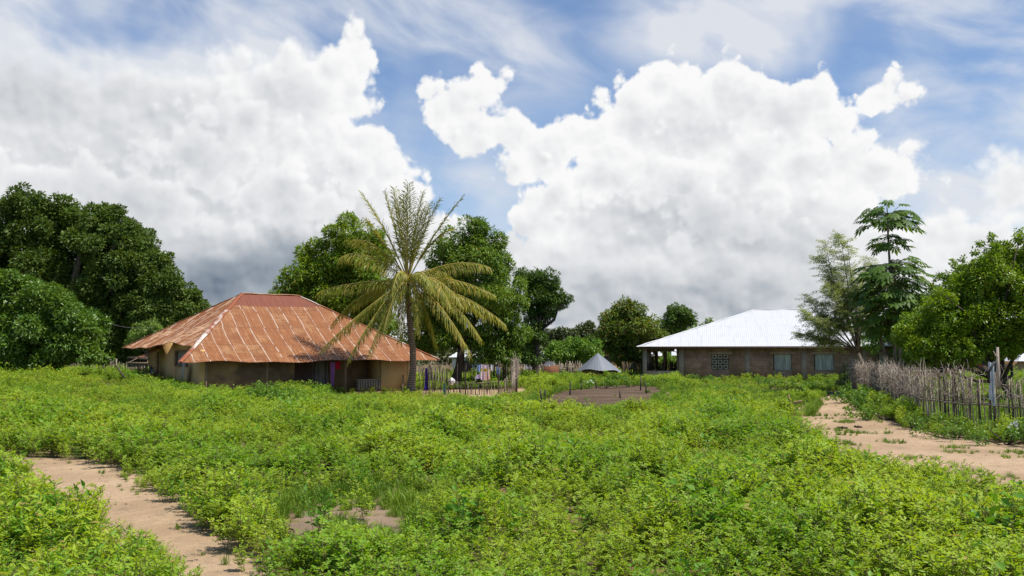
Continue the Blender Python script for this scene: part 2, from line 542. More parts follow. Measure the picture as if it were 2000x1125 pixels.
def rust_roof_mat(name, rust=(0.215, 0.078, 0.025), rust2=(0.270, 0.108, 0.038), pale=(0.42, 0.235, 0.110), bare=(0.54, 0.44, 0.36), pale_amt=0.5, seam=0.82, vlap=1.95, seam_w=0.09, u0=0.0, top_v=None):
    """UV in metres: u along the eave, v up the slope. Sheets, side laps worn to bare metal, cross laps, patchy rust."""
    m, b, out = new_mat(name)
    uv = b.node('ShaderNodeUVMap').outputs[0]
    s = b.node('ShaderNodeSeparateXYZ'); b.l.new(uv, s.inputs[0])
    u, v = s.outputs[0], s.outputs[1]
    row = b.m('FLOOR', b.m('DIVIDE', v, vlap))
    uo = b.m('ADD', b.m('ADD', u, u0), b.m('MULTIPLY', b.m('SINE', b.m('MULTIPLY', row, 2.3)), 0.035))
    fu = b.m('FRACT', b.m('DIVIDE', uo, seam))
    cell = b.m('FLOOR', b.m('DIVIDE', uo, seam))
    wn = b.node('ShaderNodeTexWhiteNoise', noise_dimensions='2D')
    b.put(wn.inputs['Vector'], b.comb(cell, row, 0))
    sheet = wn.outputs['Value']
    streak = b.noise(b.vm('MULTIPLY', uv, (7.0, 0.9, 1)), 1.0, 5, 0.62, '2D').outputs[0]
    patch = b.noise(uv, 0.9, 5, 0.62, '2D', 0.3).outputs[0]
    hor = b.noise(b.vm('MULTIPLY', uv, (1.2, 5.0, 1)), 1.0, 5, 0.6, '2D').outputs[0]
    col = b.mix(b.ss(0.3, 0.7, streak), rust, rust2)
    col = b.mix(b.m('MULTIPLY', b.ss(0.35, 1.0, sheet), 0.5), col, tuple(c * 0.80 for c in rust))
    fade = b.m('ADD', b.m('MULTIPLY', patch, 0.45), b.m('ADD', b.m('MULTIPLY', streak, 0.3), b.m('MULTIPLY', hor, 0.35)))
    fade = b.m('ADD', fade, b.m('MULTIPLY', b.m('SUBTRACT', sheet, 0.5), 0.12))
    col = b.mix(b.m('MULTIPLY', b.ss(0.52, 0.72, fade), pale_amt), col, pale)
    # top row is newer, flat and darker red where its sheets were replaced
    edge = b.noise(b.vm('MULTIPLY', uv, (2.0, 2.2, 1)), 1.0, 4, 0.6, '2D').outputs[0]
    wdt = b.m('MULTIPLY', seam_w, b.lin(0.3, 0.7, 0.5, 1.25, edge))
    sm_ = b.m('LESS_THAN', fu, wdt)
    keep = b.m('GREATER_THAN', b.m('ADD', edge, b.m('MULTIPLY', sheet, 0.25)), 0.42)
    col = b.mix(b.m('MULTIPLY', b.m('MULTIPLY', sm_, keep), 0.92), col, bare)
    dk = b.m('MULTIPLY', b.m('GREATER_THAN', fu, wdt), b.m('LESS_THAN', fu, b.m('ADD', wdt, 0.035)))
    col = b.mix(b.m('MULTIPLY', dk, 0.45), col, (0.10, 0.03, 0.015))
    fv = b.m('FRACT', b.m('DIVIDE', v, vlap))
    lap = b.m('LESS_THAN', fv, 0.022)
    col = b.mix(b.m('MULTIPLY', lap, 0.55), col, (0.11, 0.04, 0.02))
    if top_v:
        nw = b.m('GREATER_THAN', v, top_v)
        col = b.mix(nw, col, b.mix(b.ss(0.3, 0.7, streak), (0.165, 0.050, 0.026), (0.205, 0.066, 0.034)))
        col = b.mix(b.m('MULTIPLY', nw, b.m('MULTIPLY', b.m('LESS_THAN', fu, 0.03), 0.6)), col, (0.09, 0.03, 0.02))
    p = b.node('ShaderNodeBsdfPrincipled')
    b.put(p.inputs['Base Color'], col)
    p.inputs['Roughness'].default_value = 0.62
    p.inputs['Specular IOR Level'].default_value = 0.35
    b.l.new(p.outputs[0], out.inputs[0])
    return m


def white_roof_mat(name, c=(0.56, 0.56, 0.56), dirt=(0.46, 0.46, 0.455), seam=0.86, vlap=2.6):
    m, b, out = new_mat(name)
    uv = b.node('ShaderNodeUVMap').outputs[0]
    s = b.node('ShaderNodeSeparateXYZ'); b.l.new(uv, s.inputs[0])
    u, v = s.outputs[0], s.outputs[1]
    n = b.noise(b.vm('MULTIPLY', uv, (3.0, 0.5, 1)), 1.0, 5, 0.6, '2D').outputs[0]
    col = b.mix(b.m('MULTIPLY', b.ss(0.45, 0.8, n), 0.5), c, dirt)
    row = b.m('FLOOR', b.m('DIVIDE', v, vlap))
    lap = b.m('LESS_THAN', b.m('FRACT', b.m('DIVIDE', v, vlap)), 0.02)
    sd = b.m('LESS_THAN', b.m('FRACT', b.m('DIVIDE', b.m('ADD', u, b.m('MULTIPLY', row, 0.31)), seam * 3)), 0.015)
    col = b.mix(b.m('MULTIPLY', b.m('MAXIMUM', lap, sd), 0.5), col, (0.35, 0.36, 0.38))
    p = b.node('ShaderNodeBsdfPrincipled')
    b.put(p.inputs['Base Color'], col)
    p.inputs['Roughness'].default_value = 0.45
    p.inputs['Specular IOR Level'].default_value = 0.5
    b.l.new(p.outputs[0], out.inputs[0])
    return m


def block_mat(name, c1, c2, mortar, bw=0.42, bh=0.21, rough=0.9, mort=0.012, stain=None):
    """UV in metres on the wall: u along, v up"""
    m, b, out = new_mat(name)
    uv = b.node('ShaderNodeUVMap').outputs[0]
    br = b.node('ShaderNodeTexBrick')
    b.put(br.inputs['Vector'], uv)
    b.put(br.inputs['Color1'], c1); b.put(br.inputs['Color2'], c2); b.put(br.inputs['Mortar'], mortar)
    br.inputs['Scale'].default_value = 1.0
    br.inputs['Brick Width'].default_value = bw
    br.inputs['Row Height'].default_value = bh
    br.inputs['Mortar Size'].default_value = mort
    br.inputs['Mortar Smooth'].default_value = 0.4
    br.inputs['Bias'].default_value = 0.0
    n = b.noise(uv, 1.6, 6, 0.65, '2D').outputs[0]
    n2 = b.noise(uv, 14.0, 4, 0.7, '2D').outputs[0]
    col = b.mix(b.ss(0.35, 0.7, n), br.outputs[0], tuple(x * 0.72 for x in c1))
    col = b.mix(b.m('MULTIPLY', b.ss(0.62, 0.75, n2), 0.5), col, tuple(min(1, x * 1.9) for x in c1))
    if stain is not None:
        s = b.node('ShaderNodeSeparateXYZ'); b.l.new(uv, s.inputs[0])
        st = b.m('MULTIPLY', b.ss(0.9, 0.1, b.m('ADD', s.outputs[1], b.m('MULTIPLY', b.m('SUBTRACT', n, 0.5), 1.2))), 0.7)
        col = b.mix(st, col, stain)
    p = b.node('ShaderNodeBsdfPrincipled')
    b.put(p.inputs['Base Color'], col)
    p.inputs['Roughness'].default_value = rough
    p.inputs['Specular IOR Level'].default_value = 0.15
    bn = b.node('ShaderNodeBump'); bn.inputs['Strength'].default_value = 0.6; bn.inputs['Distance'].default_value = 0.02
    b.put(bn.inputs['Height'], b.m('ADD', n2, b.m('MULTIPLY', br.outputs['Fac'], -0.8)))
    b.l.new(bn.outputs[0], p.inputs['Normal'])
    b.l.new(p.outputs[0], out.inputs[0])
    return m


MAT = {}
MAT['bark_grey'] = noisy_mat('bark_grey', (0.10, 0.075, 0.055), (0.24, 0.20, 0.155), 3.0, bump=0.5, stretch=(3, 3, 0.8))
MAT['bark_dark'] = noisy_mat('bark_dark', (0.035, 0.026, 0.019), (0.095, 0.072, 0.052), 4.0, bump=0.5, stretch=(3, 3, 0.8))
MAT['stick'] = noisy_mat('weathered_stick', (0.145, 0.105, 0.072), (0.33, 0.26, 0.195), 2.2, local=False, stretch=(6, 6, 1.2))
MAT['stick_pale'] = noisy_mat('bleached_stick', (0.27, 0.215, 0.165), (0.49, 0.42, 0.345), 2.2, local=False, stretch=(6, 6, 1.2))
MAT['stick_dark'] = noisy_mat('dark_stick', (0.035, 0.026, 0.02), (0.11, 0.085, 0.065), 3.0, local=False, stretch=(6, 6, 1.2))
MAT['thatch'] = noisy_mat('old_thatch', (0.09, 0.07, 0.055), (0.22, 0.18, 0.14), 5.0, local=False, stretch=(3, 3, 0.6))
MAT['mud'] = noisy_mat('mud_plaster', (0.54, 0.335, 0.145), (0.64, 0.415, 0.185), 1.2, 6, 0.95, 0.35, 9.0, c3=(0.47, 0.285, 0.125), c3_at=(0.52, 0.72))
MAT['mud_dark'] = noisy_mat('shaded_mud_plaster', (0.23, 0.140, 0.066), (0.33, 0.21, 0.10), 1.2, 6, 0.95, 0.35, 9.0, c3=(0.12, 0.08, 0.05), c3_at=(0.5, 0.7))  # mud plaster darkened: the shade under the eave is put into its colour
MAT['wood_dark'] = noisy_mat('dark_door_wood', (0.05, 0.035, 0.025), (0.12, 0.08, 0.055), 3.0, stretch=(5, 5, 0.6))
MAT['wood_mid'] = noisy_mat('frame_wood', (0.16, 0.10, 0.06), (0.27, 0.18, 0.11), 3.0, stretch=(5, 5, 0.6))
MAT['concrete'] = noisy_mat('grey_concrete', (0.26, 0.205, 0.15), (0.35, 0.285, 0.215), 2.0, 6, 0.9, 0.3, 15.0, c3=(0.18, 0.15, 0.12))
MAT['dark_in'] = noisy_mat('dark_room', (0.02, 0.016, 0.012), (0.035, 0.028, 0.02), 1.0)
MAT['galv_window'] = noisy_mat('galvanised_shutter', (0.22, 0.25, 0.215), (0.42, 0.45, 0.39), 1.5, 4, 0.5, stretch=(4, 4, 0.7), spec=0.5)
MAT['galv_dark'] = noisy_mat('dull_tin', (0.15, 0.13, 0.12), (0.27, 0.24, 0.22), 1.5, 4, 0.55, stretch=(4, 4, 0.7))
MAT['caps'] = noisy_mat('worn_ridge_tin', (0.52, 0.44, 0.37), (0.60, 0.53, 0.47), 1.3, 5, 0.5, c3=(0.27, 0.085, 0.035), c3_at=(0.37, 0.47), local=False)
# ------------------------------------------------------------------ ground, paths, bare soil
def soil_mat(name, c1, c2, c3, grass=None, gscale=0.35, glo=0.5, ghi=0.62, clod=0.5):
    m, b, out = new_mat(name)
    pos = b.node('ShaderNodeNewGeometry').outputs['Position']
    n1 = b.noise(pos, 0.40, 6, 0.62).outputs[0]
    n2 = b.noise(pos, 3.2, 6, 0.65).outputs[0]
    n3 = b.noise(pos, 26.0, 5, 0.7).outputs[0]
    col = b.mix(b.ss(0.35, 0.65, n1), c1, c2)
    col = b.mix(b.m('MULTIPLY', b.ss(0.50, 0.70, n2), 0.6), col, c3)
    col = b.mix(b.m('MULTIPLY', b.ss(0.56, 0.72, n3), clod), col, tuple(c * 0.45 for c in c3))
    sp = b.voro(pos, 9.0).outputs['Distance']
    col = b.mix(b.m('LESS_THAN', sp, 0.06), col, (0.62, 0.57, 0.50))
    if grass is not None:
        g = b.noise(pos, gscale, 6, 0.62).outputs[0]
        col = b.mix(b.m('MULTIPLY', b.ss(glo, ghi, g), b.ss(0.3, 0.6, n2)), col, grass)
    p = b.node('ShaderNodeBsdfPrincipled')
    b.put(p.inputs['Base Color'], col)
    p.inputs['Roughness'].default_value = 0.95
    p.inputs['Specular IOR Level'].default_value = 0.1
    bn = b.node('ShaderNodeBump'); bn.inputs['Strength'].default_value = 0.9; bn.inputs['Distance'].default_value = 0.045
    b.put(bn.inputs['Height'], b.m('ADD', b.m('MULTIPLY', n3, 0.45), b.m('ADD', n2, b.m('MULTIPLY', b.voro(pos, 2.6, 1.0, 0.5, 'SMOOTH_F1').outputs['Distance'], 0.9))))
    b.l.new(bn.outputs[0], p.inputs['Normal'])
    b.l.new(p.outputs[0], out.inputs[0])
    return m


MAT['soil'] = soil_mat('field_soil', (0.16, 0.105, 0.06), (0.24, 0.165, 0.10), (0.12, 0.08, 0.05), grass=(0.08, 0.12, 0.02), glo=0.46, ghi=0.60)
MAT['path'] = soil_mat('sandy_path_soil', (0.340, 0.235, 0.140), (0.450, 0.322, 0.202), (0.215, 0.152, 0.098), clod=0.85)
MAT['bare'] = soil_mat('dark_bare_soil', (0.080, 0.056, 0.037), (0.145, 0.098, 0.064), (0.042, 0.030, 0.022), clod=0.7)
MAT['dust'] = soil_mat('thin_dry_soil', (0.20, 0.145, 0.098), (0.30, 0.215, 0.145), (0.13, 0.092, 0.06), clod=0.85, grass=(0.16, 0.14, 0.05), gscale=1.6, glo=0.5, ghi=0.62)

xs = np.concatenate([-np.geomspace(1800, 62, 12), np.linspace(-60, 60, 161), np.geomspace(62, 1800, 12)])
ys = np.concatenate([[-300, -100, -30, -8], np.linspace(0, 120, 161), np.geomspace(124, 2600, 14)])
gx, gy = np.meshgrid(xs, ys)
gz = ground_z(gx, gy)
gv = np.stack([gx, gy, gz], -1).reshape(-1, 3)
nx, ny = len(xs), len(ys)
ii = (np.arange(ny - 1)[:, None] * nx + np.arange(nx - 1)[None, :]).ravel()
gf = np.stack([ii, ii + 1, ii + nx + 1, ii + nx], 1)
tag(emit('ground', gv, gf, MAT['soil'], smooth_shade=True), kind='structure')


def poly_from_px(pts):
    return [tuple(gpt(x, y)[:2]) for x, y in pts]


def in_poly(px, py, poly):
    px = np.asarray(px); py = np.asarray(py)
    c = np.zeros(px.shape, bool)
    n = len(poly); j = n - 1
    for i in range(n):
        xi, yi = poly[i]; xj, yj = poly[j]
        hit = ((yi > py) != (yj > py)) & (px < (xj - xi) * (py - yi) / (yj - yi + 1e-12) + xi)
        c ^= hit; j = i
    return c


def rough_poly(poly, step=0.25, amp=0.10):
    """subdivide and roughen an outline so that no border is a straight line"""
    out = []
    n = len(poly)
    for i in range(n):
        a = np.array(poly[i]); b2 = np.array(poly[(i + 1) % n])
        k = max(1, int(np.linalg.norm(b2 - a) / step))
        for j in range(k):
            p = a + (b2 - a) * j / k
            p = p + np.array([math.sin(p[0] * 2.1 + p[1] * 1.7) + 0.6 * math.sin(p[0] * 5.3 - p[1] * 4.1), math.cos(p[0] * 1.9 - p[1] * 2.3) + 0.6 * math.sin(p[1] * 6.1 + p[0] * 3.7)]) * amp
            out.append(tuple(p))
    return out


def grow(poly, d):
    P_ = np.array(poly); a = P_ - np.roll(P_, 1, 0); b = np.roll(P_, -1, 0) - P_
    t = unit(unit(a) + unit(b)); area = np.sum(P_[:, 0] * np.roll(P_[:, 1], -1) - np.roll(P_[:, 0], -1) * P_[:, 1])
    n = np.stack([t[:, 1], -t[:, 0]], 1) * (1 if area > 0 else -1)
    return [tuple(p) for p in P_ + n * d]


def sheet(name, poly, mat, lift, amp=0.10):
    """a ground patch following the terrain"""
    import bmesh
    rp = rough_poly(poly, amp=amp)
    P_ = np.array(rp)
    bm = bmesh.new()
    vs = [bm.verts.new((x, y, 0)) for x, y in rp]
    f = bm.faces.new(vs)
    bmesh.ops.triangulate(bm, faces=[f])
    for _ in range(3):
        le = [e for e in bm.edges if e.calc_length() > 0.9]
        if le: bmesh.ops.subdivide_edges(bm, edges=le, cuts=1, use_grid_fill=False)
        bmesh.ops.triangulate(bm, faces=bm.faces[:])
    for v in bm.verts:
        v.co.z = float(ground_z(v.co.x, v.co.y)) + lift
    bmesh.ops.recalc_face_normals(bm, faces=bm.faces[:])
    me = bpy.data.meshes.new(name); bm.to_mesh(me); bm.free()
    me.materials.append(mat)
    o = bpy.data.objects.new(name, me); C.objects.link(o)
    return tag(o, kind='structure')


PATH_L_PX = [(-260, 880), (0, 897), (130, 903), (200, 920), (248, 952), (296, 980), (352, 1012), (402, 1058), (485, 1150), (610, 1330), (480, 1330), (385, 1150),
             (330, 1100), (250, 1062), (205, 1030), (130, 1005), (95, 985), (80, 955), (45, 930), (-20, 915), (-260, 910)]
PATH_R_PX = [(1575, 795), (1600, 788), (1628, 770), (1642, 772), (1655, 792), (1690, 812), (1740, 832), (1800, 848), (1880, 860), (2010, 874), (2400, 890), (2500, 1040),
             (2200, 1020), (2010, 992), (1900, 962), (1800, 940), (1705, 918), (1640, 900), (1600, 872), (1572, 835)]
BARE_PX = [(1050, 790), (1070, 775), (1105, 762), (1150, 756), (1230, 753), (1290, 757), (1305, 768), (1300, 790), (1230, 798), (1160, 806), (1100, 815), (1060, 816)]
DUST_PX = [(545, 1030), (590, 995), (680, 978), (760, 985), (800, 1010), (790, 1050), (740, 1085), (650, 1100), (570, 1085)]
POLY_L, POLY_R, POLY_B, POLY_D = map(poly_from_px, (PATH_L_PX, PATH_R_PX, BARE_PX, DUST_PX))
YARD_POLY = [(-4.8, 50.0), (-3.0, 48.5), (-1.6, 46.0), (-0.8, 46.0), (-0.6, 49.5), (0.6, 50.4), (1.2, 60), (-3.6, 62), (-6, 56)]
sheet('dirt_path', grow(POLY_L, 0.35), MAT['path'], 0.012)
sheet('dirt_path', grow(POLY_R, 0.30), MAT['path'], 0.012)
sheet('bare_soil', grow(POLY_B, 0.3), MAT['bare'], 0.012, 0.35)
sheet('bare_soil', POLY_D, MAT['dust'], 0.012)
sheet('yard', YARD_POLY, MAT['path'], 0.015)
# ------------------------------------------------------------------ weeds and grass (stuff)
MAT['weed'] = leaf_mat('weed_leaf', (0.165, 0.340, 0.020), (0.390, 0.515, 0.036), c_alt=(0.40, 0.32, 0.10), trans=0.46, gloss=0.30, rough=0.5, scale=0.28, inst=True, alt_amt=0.05)
MAT['weed_deep'] = leaf_mat('weed_leaf_deep', (0.095, 0.260, 0.024), (0.21, 0.385, 0.034), trans=0.44, gloss=0.30, rough=0.5, scale=0.4, inst=True)
MAT['grass'] = leaf_mat('grass_blade', (0.10, 0.20, 0.018), (0.20, 0.31, 0.030), trans=0.35, gloss=0.25, rough=0.5, scale=0.5, inst=True)
MAT['stem'] = noisy_mat('weed_stem', (0.10, 0.10, 0.035), (0.19, 0.145, 0.07), 5.0)


def proto(name, parts):
    """unlinked prototype mesh object for the scatter: parts = [(V, F, tint, mat)]"""
    Vs, Fs, Ts, Mi, mats = [], [], [], [], []
    b = 0
    for V, Fc, T, mt in parts:
        if mt not in mats: mats.append(mt)
        Vs.append(V); Fs.append(Fc + b); Ts.append(T); Mi.append(np.full(len(Fc), mats.index(mt)))
        b += len(V)
    o = emit(name, np.concatenate(Vs), np.concatenate(Fs), None, tint=np.concatenate(Ts), mats=mats, mat_idx=np.concatenate(Mi))
    C.objects.unlink(o)
    return o


def stem_tris(segs, r):
    V = []; Fc = []
    for p, q in segs:
        p = np.asarray(p); q = np.asarray(q)
        d = unit(q - p); a = unit(np.cross(d, [0.3, 0.5, 0.8])); w = np.cross(d, a)
        b = len(V)
        for k in range(3):
            an = 2 * math.pi * k / 3
            o_ = (a * math.cos(an) + w * math.sin(an)) * r
            V += [p + o_, q + o_ * 0.6]
        for k in range(3):
            i0, i1 = b + 2 * k, b + 2 * ((k + 1) % 3)
            Fc += [(i0, i1, i1 + 1), (i0, i1 + 1, i0 + 1)]
    return np.array(V), np.array(Fc)


def weed_plant(seed, kind, mt):
    g = np.random.default_rng(seed)
    Pn, D, N, L, Wd = [], [], [], [], []
    segs = []
    ns = {'pinnate': 7, 'lance': 7, 'broad': 5, 'dry': 6}[kind]
    for s in range(ns):
        a = g.uniform(0, 2 * math.pi); lean = g.uniform(0.05, 0.75)
        h = g.uniform(0.30, 0.55) * (1.1 - 0.45 * lean)
        top = np.array([math.cos(a) * lean * h, math.sin(a) * lean * h, h])
        base = np.array([g.normal(0, 0.03), g.normal(0, 0.03), 0])
        mid = (base + top) / 2 + np.array([0, 0, 0.03])
        segs += [(base, mid), (mid, top)]
        nl = {'pinnate': 8, 'lance': 13, 'broad': 9, 'dry': 3}[kind]
        for k in range(nl):
            t = 0.30 + 0.70 * (k + g.uniform(0, 0.8)) / nl if kind != 'dry' else g.uniform(0.5, 1)
            t = min(t, 1.0)
            p = base * (1 - t) + top * t
            aa = a + k * 2.4 + g.normal(0, 0.4)
            up = 0.15 + 0.75 * t
            d = unit(np.array([math.cos(aa), math.sin(aa), g.normal(up * 0.7, 0.25)]))
            if kind in ('pinnate', 'dry'):
                rl = g.uniform(0.07, 0.11)
                side = unit(np.cross(d, [0, 0, 1.0])); nn = unit(np.cross(side, d))
                segs.append((p, p + d * rl))
                for j in range(3):
                    q = p + d * rl * (0.35 + 0.3 * j)
                    for sg in (-1, 1):
                        dd = unit(side * sg * g.uniform(0.7, 1.0) + d * (0.35 + 0.35 * j) + nn * g.normal(0.05, 0.2))
                        Pn.append(q); D.append(dd); N.append(unit(nn + g.normal(0, 0.3, 3))); L.append(g.uniform(0.036, 0.052) * (0.85 + 0.1 * j)); Wd.append(L[-1] * 0.62)
            elif kind == 'lance':
                Pn.append(p); D.append(d); N.append(unit(np.array([0, 0, 1.0]) + g.normal(0, 0.45, 3))); L.append(g.uniform(0.075, 0.125)); Wd.append(L[-1] * 0.30)
            else:
                Pn.append(p + d * 0.03); D.append(d); N.append(unit(np.array([0, 0, 1.0]) + g.normal(0, 0.4, 3))); L.append(g.uniform(0.07, 0.11)); Wd.append(L[-1] * 0.72)
    V, Fc = leaf_arrays(np.array(Pn), np.array(D), np.array(N), L, Wd, 0.35, 0.58 if kind == 'pinnate' else 0.42)
    t = np.repeat(g.uniform(0, 1, len(Pn)), 2)
    Vs, Fs = stem_tris(segs, 0.0035)
    return proto('weed_plant', [(V, Fc, t, mt), (Vs, Fs, np.full(len(Fs), 0.5), MAT['stem'])])


def grass_tuft(seed, h=0.3, nbl=34):
    g = np.random.default_rng(seed)
    V, Fc, T = [], [], []
    for k in range(nbl):
        a = g.uniform(0, 2 * math.pi); r0 = g.uniform(0, 0.10); ln = h * g.uniform(0.6, 1.15); lean = g.uniform(0.1, 0.8)
        w = g.uniform(0.004, 0.009)
        d = np.array([math.cos(a), math.sin(a), 0]); s = np.array([-math.sin(a), math.cos(a), 0]) * w
        p0 = d * r0 + np.array([g.normal(0, 0.03), g.normal(0, 0.03), 0]); p1 = p0 + d * lean * ln * 0.35 + np.array([0, 0, ln * 0.6]); p2 = p0 + d * lean * ln + np.array([0, 0, ln * (1.0 - 0.35 * lean)])
        b = len(V)
        V += [p0 - s, p0 + s, p1 - s * 0.8, p1 + s * 0.8, p2]
        Fc += [(b, b + 1, b + 3), (b, b + 3, b + 2), (b + 2, b + 3, b + 4)]
        T += [g.uniform()] * 3
    return proto('grass_tuft', [(np.array(V), np.array(Fc), np.array(T), MAT['grass'])])


def scatter(name, protos, X, Y, S, idx, squash, mat0):
    """one stuff object: points carrying rotation, scale and kind, instanced by geometry nodes"""
    n = len(X)
    V = np.stack([X, Y, ground_z(X, Y)], 1)
    me = bpy.data.meshes.new(name)
    me.vertices.add(n); me.vertices.foreach_set('co', V.astype(np.float32).ravel())
    a = me.attributes.new('rot', 'FLOAT_VECTOR', 'POINT')
    rr = np.stack([rng.normal(0, 0.10, n), rng.normal(0, 0.10, n), rng.uniform(0, 6.283, n)], 1)
    a.data.foreach_set('vector', rr.astype(np.float32).ravel())
    a = me.attributes.new('scl', 'FLOAT_VECTOR', 'POINT')
    ss_ = np.stack([S, S, S * squash], 1)
    a.data.foreach_set('vector', ss_.astype(np.float32).ravel())
    a = me.attributes.new('pick', 'INT', 'POINT')
    a.data.foreach_set('value', np.asarray(idx, np.int32))
    me.materials.append(mat0)
    o = bpy.data.objects.new(name, me); C.objects.link(o)
    col = bpy.data.collections.new(name + '_kinds')
    for k, p in enumerate(protos):
        p.name = '%s_%02d' % (p.name.split('.')[0], k)
        col.objects.link(p)
    ng = bpy.data.node_groups.new(name, 'GeometryNodeTree')
    ng.interface.new_socket('Geometry', in_out='INPUT', socket_type='NodeSocketGeometry')
    ng.interface.new_socket('Geometry', in_out='OUTPUT', socket_type='NodeSocketGeometry')
    N_ = ng.nodes; Lk = ng.links
    gi = N_.new('NodeGroupInput'); go = N_.new('NodeGroupOutput')
    iop = N_.new('GeometryNodeInstanceOnPoints')
    ci_ = N_.new('GeometryNodeCollectionInfo'); ci_.inputs['Collection'].default_value = col
    ci_.inputs['Separate Children'].default_value = True; ci_.inputs['Reset Children'].default_value = True
    mp = N_.new('GeometryNodeMeshToPoints')
    Lk.new(gi.outputs[0], mp.inputs[0]); Lk.new(mp.outputs[0], iop.inputs['Points'])
    Lk.new(ci_.outputs[0], iop.inputs['Instance'])
    iop.inputs['Pick Instance'].default_value = True
    for nm, dt, sk in (('pick', 'INT', 'Instance Index'), ('rot', 'FLOAT_VECTOR', 'Rotation'), ('scl', 'FLOAT_VECTOR', 'Scale')):
        at_ = N_.new('GeometryNodeInputNamedAttribute'); at_.data_type = dt; at_.inputs['Name'].default_value = nm
        src = at_.outputs[0]
        if nm == 'rot':
            er = N_.new('FunctionNodeEulerToRotation'); Lk.new(src, er.inputs[0]); src = er.outputs[0]
        Lk.new(src, iop.inputs[sk])
    Lk.new(iop.outputs[0], go.inputs[0])
    md = o.modifiers.new('scatter', 'NODES'); md.node_group = ng
    return tag(o, kind='stuff')


def fnoise(x, y, s, seed=0):
    g = np.random.default_rng(seed)
    z = np.zeros_like(x)
    for k in range(7):
        a = g.uniform(0, 6.28); f = s * g.uniform(0.6, 1.8)
        z += np.sin((x * math.cos(a) + y * math.sin(a)) * f + g.uniform(0, 6.28))
    return z / 3.0


HOUSE_A = ((-17.3, 48.0), R(35.0), 15.7, 13.0)      # rusty house: front left eave corner, turn, length, depth
HOUSE_B = ((10.1, 75.0), R(-12.0), 24.0, 19.0)      # grey block house


def house_frame(h):
    (x, y), t, w, d = h
    e1 = np.array([math.cos(t), math.sin(t), 0]); e2 = np.array([-math.sin(t), math.cos(t), 0])
    return np.array([x, y, 0.0]), e1, e2, w, d


def in_house(X, Y, h, m):
    o_, e1, e2, w, d = house_frame(h)
    u = (X - o_[0]) * e1[0] + (Y - o_[1]) * e1[1]; v = (X - o_[0]) * e2[0] + (Y - o_[1]) * e2[1]
    return (u > m) & (u < w - m) & (v > m) & (v < d - m)


def dist_poly(X, Y, poly):
    P_ = np.array(rough_poly(poly, 0.4, 0.05))
    best = np.full(X.shape, 1e9)
    for k in range(0, len(P_)):
        a = P_[k]; b = P_[(k + 1) % len(P_)]
        ab = b - a
        t = np.clip(((X - a[0]) * ab[0] + (Y - a[1]) * ab[1]) / (ab @ ab + 1e-9), 0, 1)
        best = np.minimum(best, np.hypot(X - a[0] - t * ab[0], Y - a[1] - t * ab[1]))
    return best


def field_points(y0, y1, dens):
    n = int(dens * 1.25 * (y1 * y1 - y0 * y0) / 2 + dens * 3 * (y1 - y0))
    Y = np.sqrt(rng.uniform(y0 * y0, y1 * y1, n)); X = rng.uniform(-1, 1, n) * (0.62 * Y + 1.2)
    return X, Y


FENCE_R_PX = [(1662, 768), (1700, 782), (1735, 797), (1762, 813), (1805, 828), (1899, 845), (2000, 855), (2120, 864), (2300, 872)]
FENCE_R = [gpt(x, y) for x, y in FENCE_R_PX]
FENCE_POLY = [tuple(p[:2]) for p in FENCE_R] + [(FENCE_R[-1][0] + 30, FENCE_R[-1][1]), (60, 64), (FENCE_R[0][0] + 1, 64)]

Xs, Ys, Ss = [], [], []
for (y0, y1, dens, sc_) in ((4.5, 13, 19, 0.86), (13, 22, 14, 0.90), (22, 34, 13.0, 0.84), (34, 50, 12, 0.78), (50, 92, 6.0, 0.95)):
    x, y = field_points(y0, y1, dens)
    Xs.append(x); Ys.append(y); Ss.append(np.full(len(x), sc_))
X = np.concatenate(Xs); Y = np.concatenate(Ys); S = np.concatenate(Ss)
hum = fnoise(X, Y, 1.15, 3) + 0.5 * fnoise(X, Y, 2.6, 13)   # hummocks
hum2 = fnoise(X, Y, 2.3, 5)
S = S * (1.0 + 0.40 * np.clip(hum, -1.4, 1.3) + 0.08 * hum2) * rng.uniform(0.75, 1.25, len(X))
inL = in_poly(X, Y, POLY_L); inR = in_poly(X, Y, POLY_R); inB = in_poly(X, Y, POLY_B); inD = in_poly(X, Y, POLY_D); inF = in_poly(X, Y, FENCE_POLY)
dL = dist_poly(X, Y, POLY_L); dR = dist_poly(X, Y, POLY_R); dB = dist_poly(X, Y, POLY_B); dD = dist_poly(X, Y, POLY_D)
keep = ~(inL | inR | inB) & ~in_house(X, Y, HOUSE_A, 0.9) & ~in_house(X, Y, HOUSE_B, 0.5) & ~in_poly(X, Y, YARD_POLY)
keep &= (dL > 0.10 * S) & (dR > 0.12 * S) & (dB > 0.20)
keep &= ~((inD | (dD < 0.05)) & (rng.uniform(0, 1, len(X)) > 0.12))
keep &= ~((dD < 0.3) & (rng.uniform(0, 1, len(X)) > 0.6))
GRASSY = in_poly(X, Y, poly_from_px([(1275, 775), (1300, 760), (1420, 762), (1560, 778), (1600, 790), (1590, 812), (1480, 806), (1330, 795), (1270, 790)]))
keep &= ~(GRASSY & (rng.uniform(0, 1, len(X)) > 0.35))
keep &= ~((hum < -0.9) & (rng.uniform(0, 1, len(X)) > 0.6))
keep &= ~(inF & (Y < 62) & (rng.uniform(0, 1, len(X)) > 0.55))
S = np.where(GRASSY, S * 0.8, S)
LOW = in_poly(X, Y, poly_from_px([(640, 772), (800, 768), (1040, 768), (1040, 806), (640, 806)]))
S = np.where(LOW, S * 0.62, S)
LOW2 = in_poly(X, Y, [(9.5, 48), (22, 44), (27, 69), (13, 74)])
S = np.where(LOW2 & ~GRASSY, S * 0.55, S)
dH = dist_poly(X, Y, POLY_B)
S = np.where(dH < 1.2, S * rng.uniform(0.5, 0.95, len(X)), S)
S = np.where(inF, S * 0.55, S)
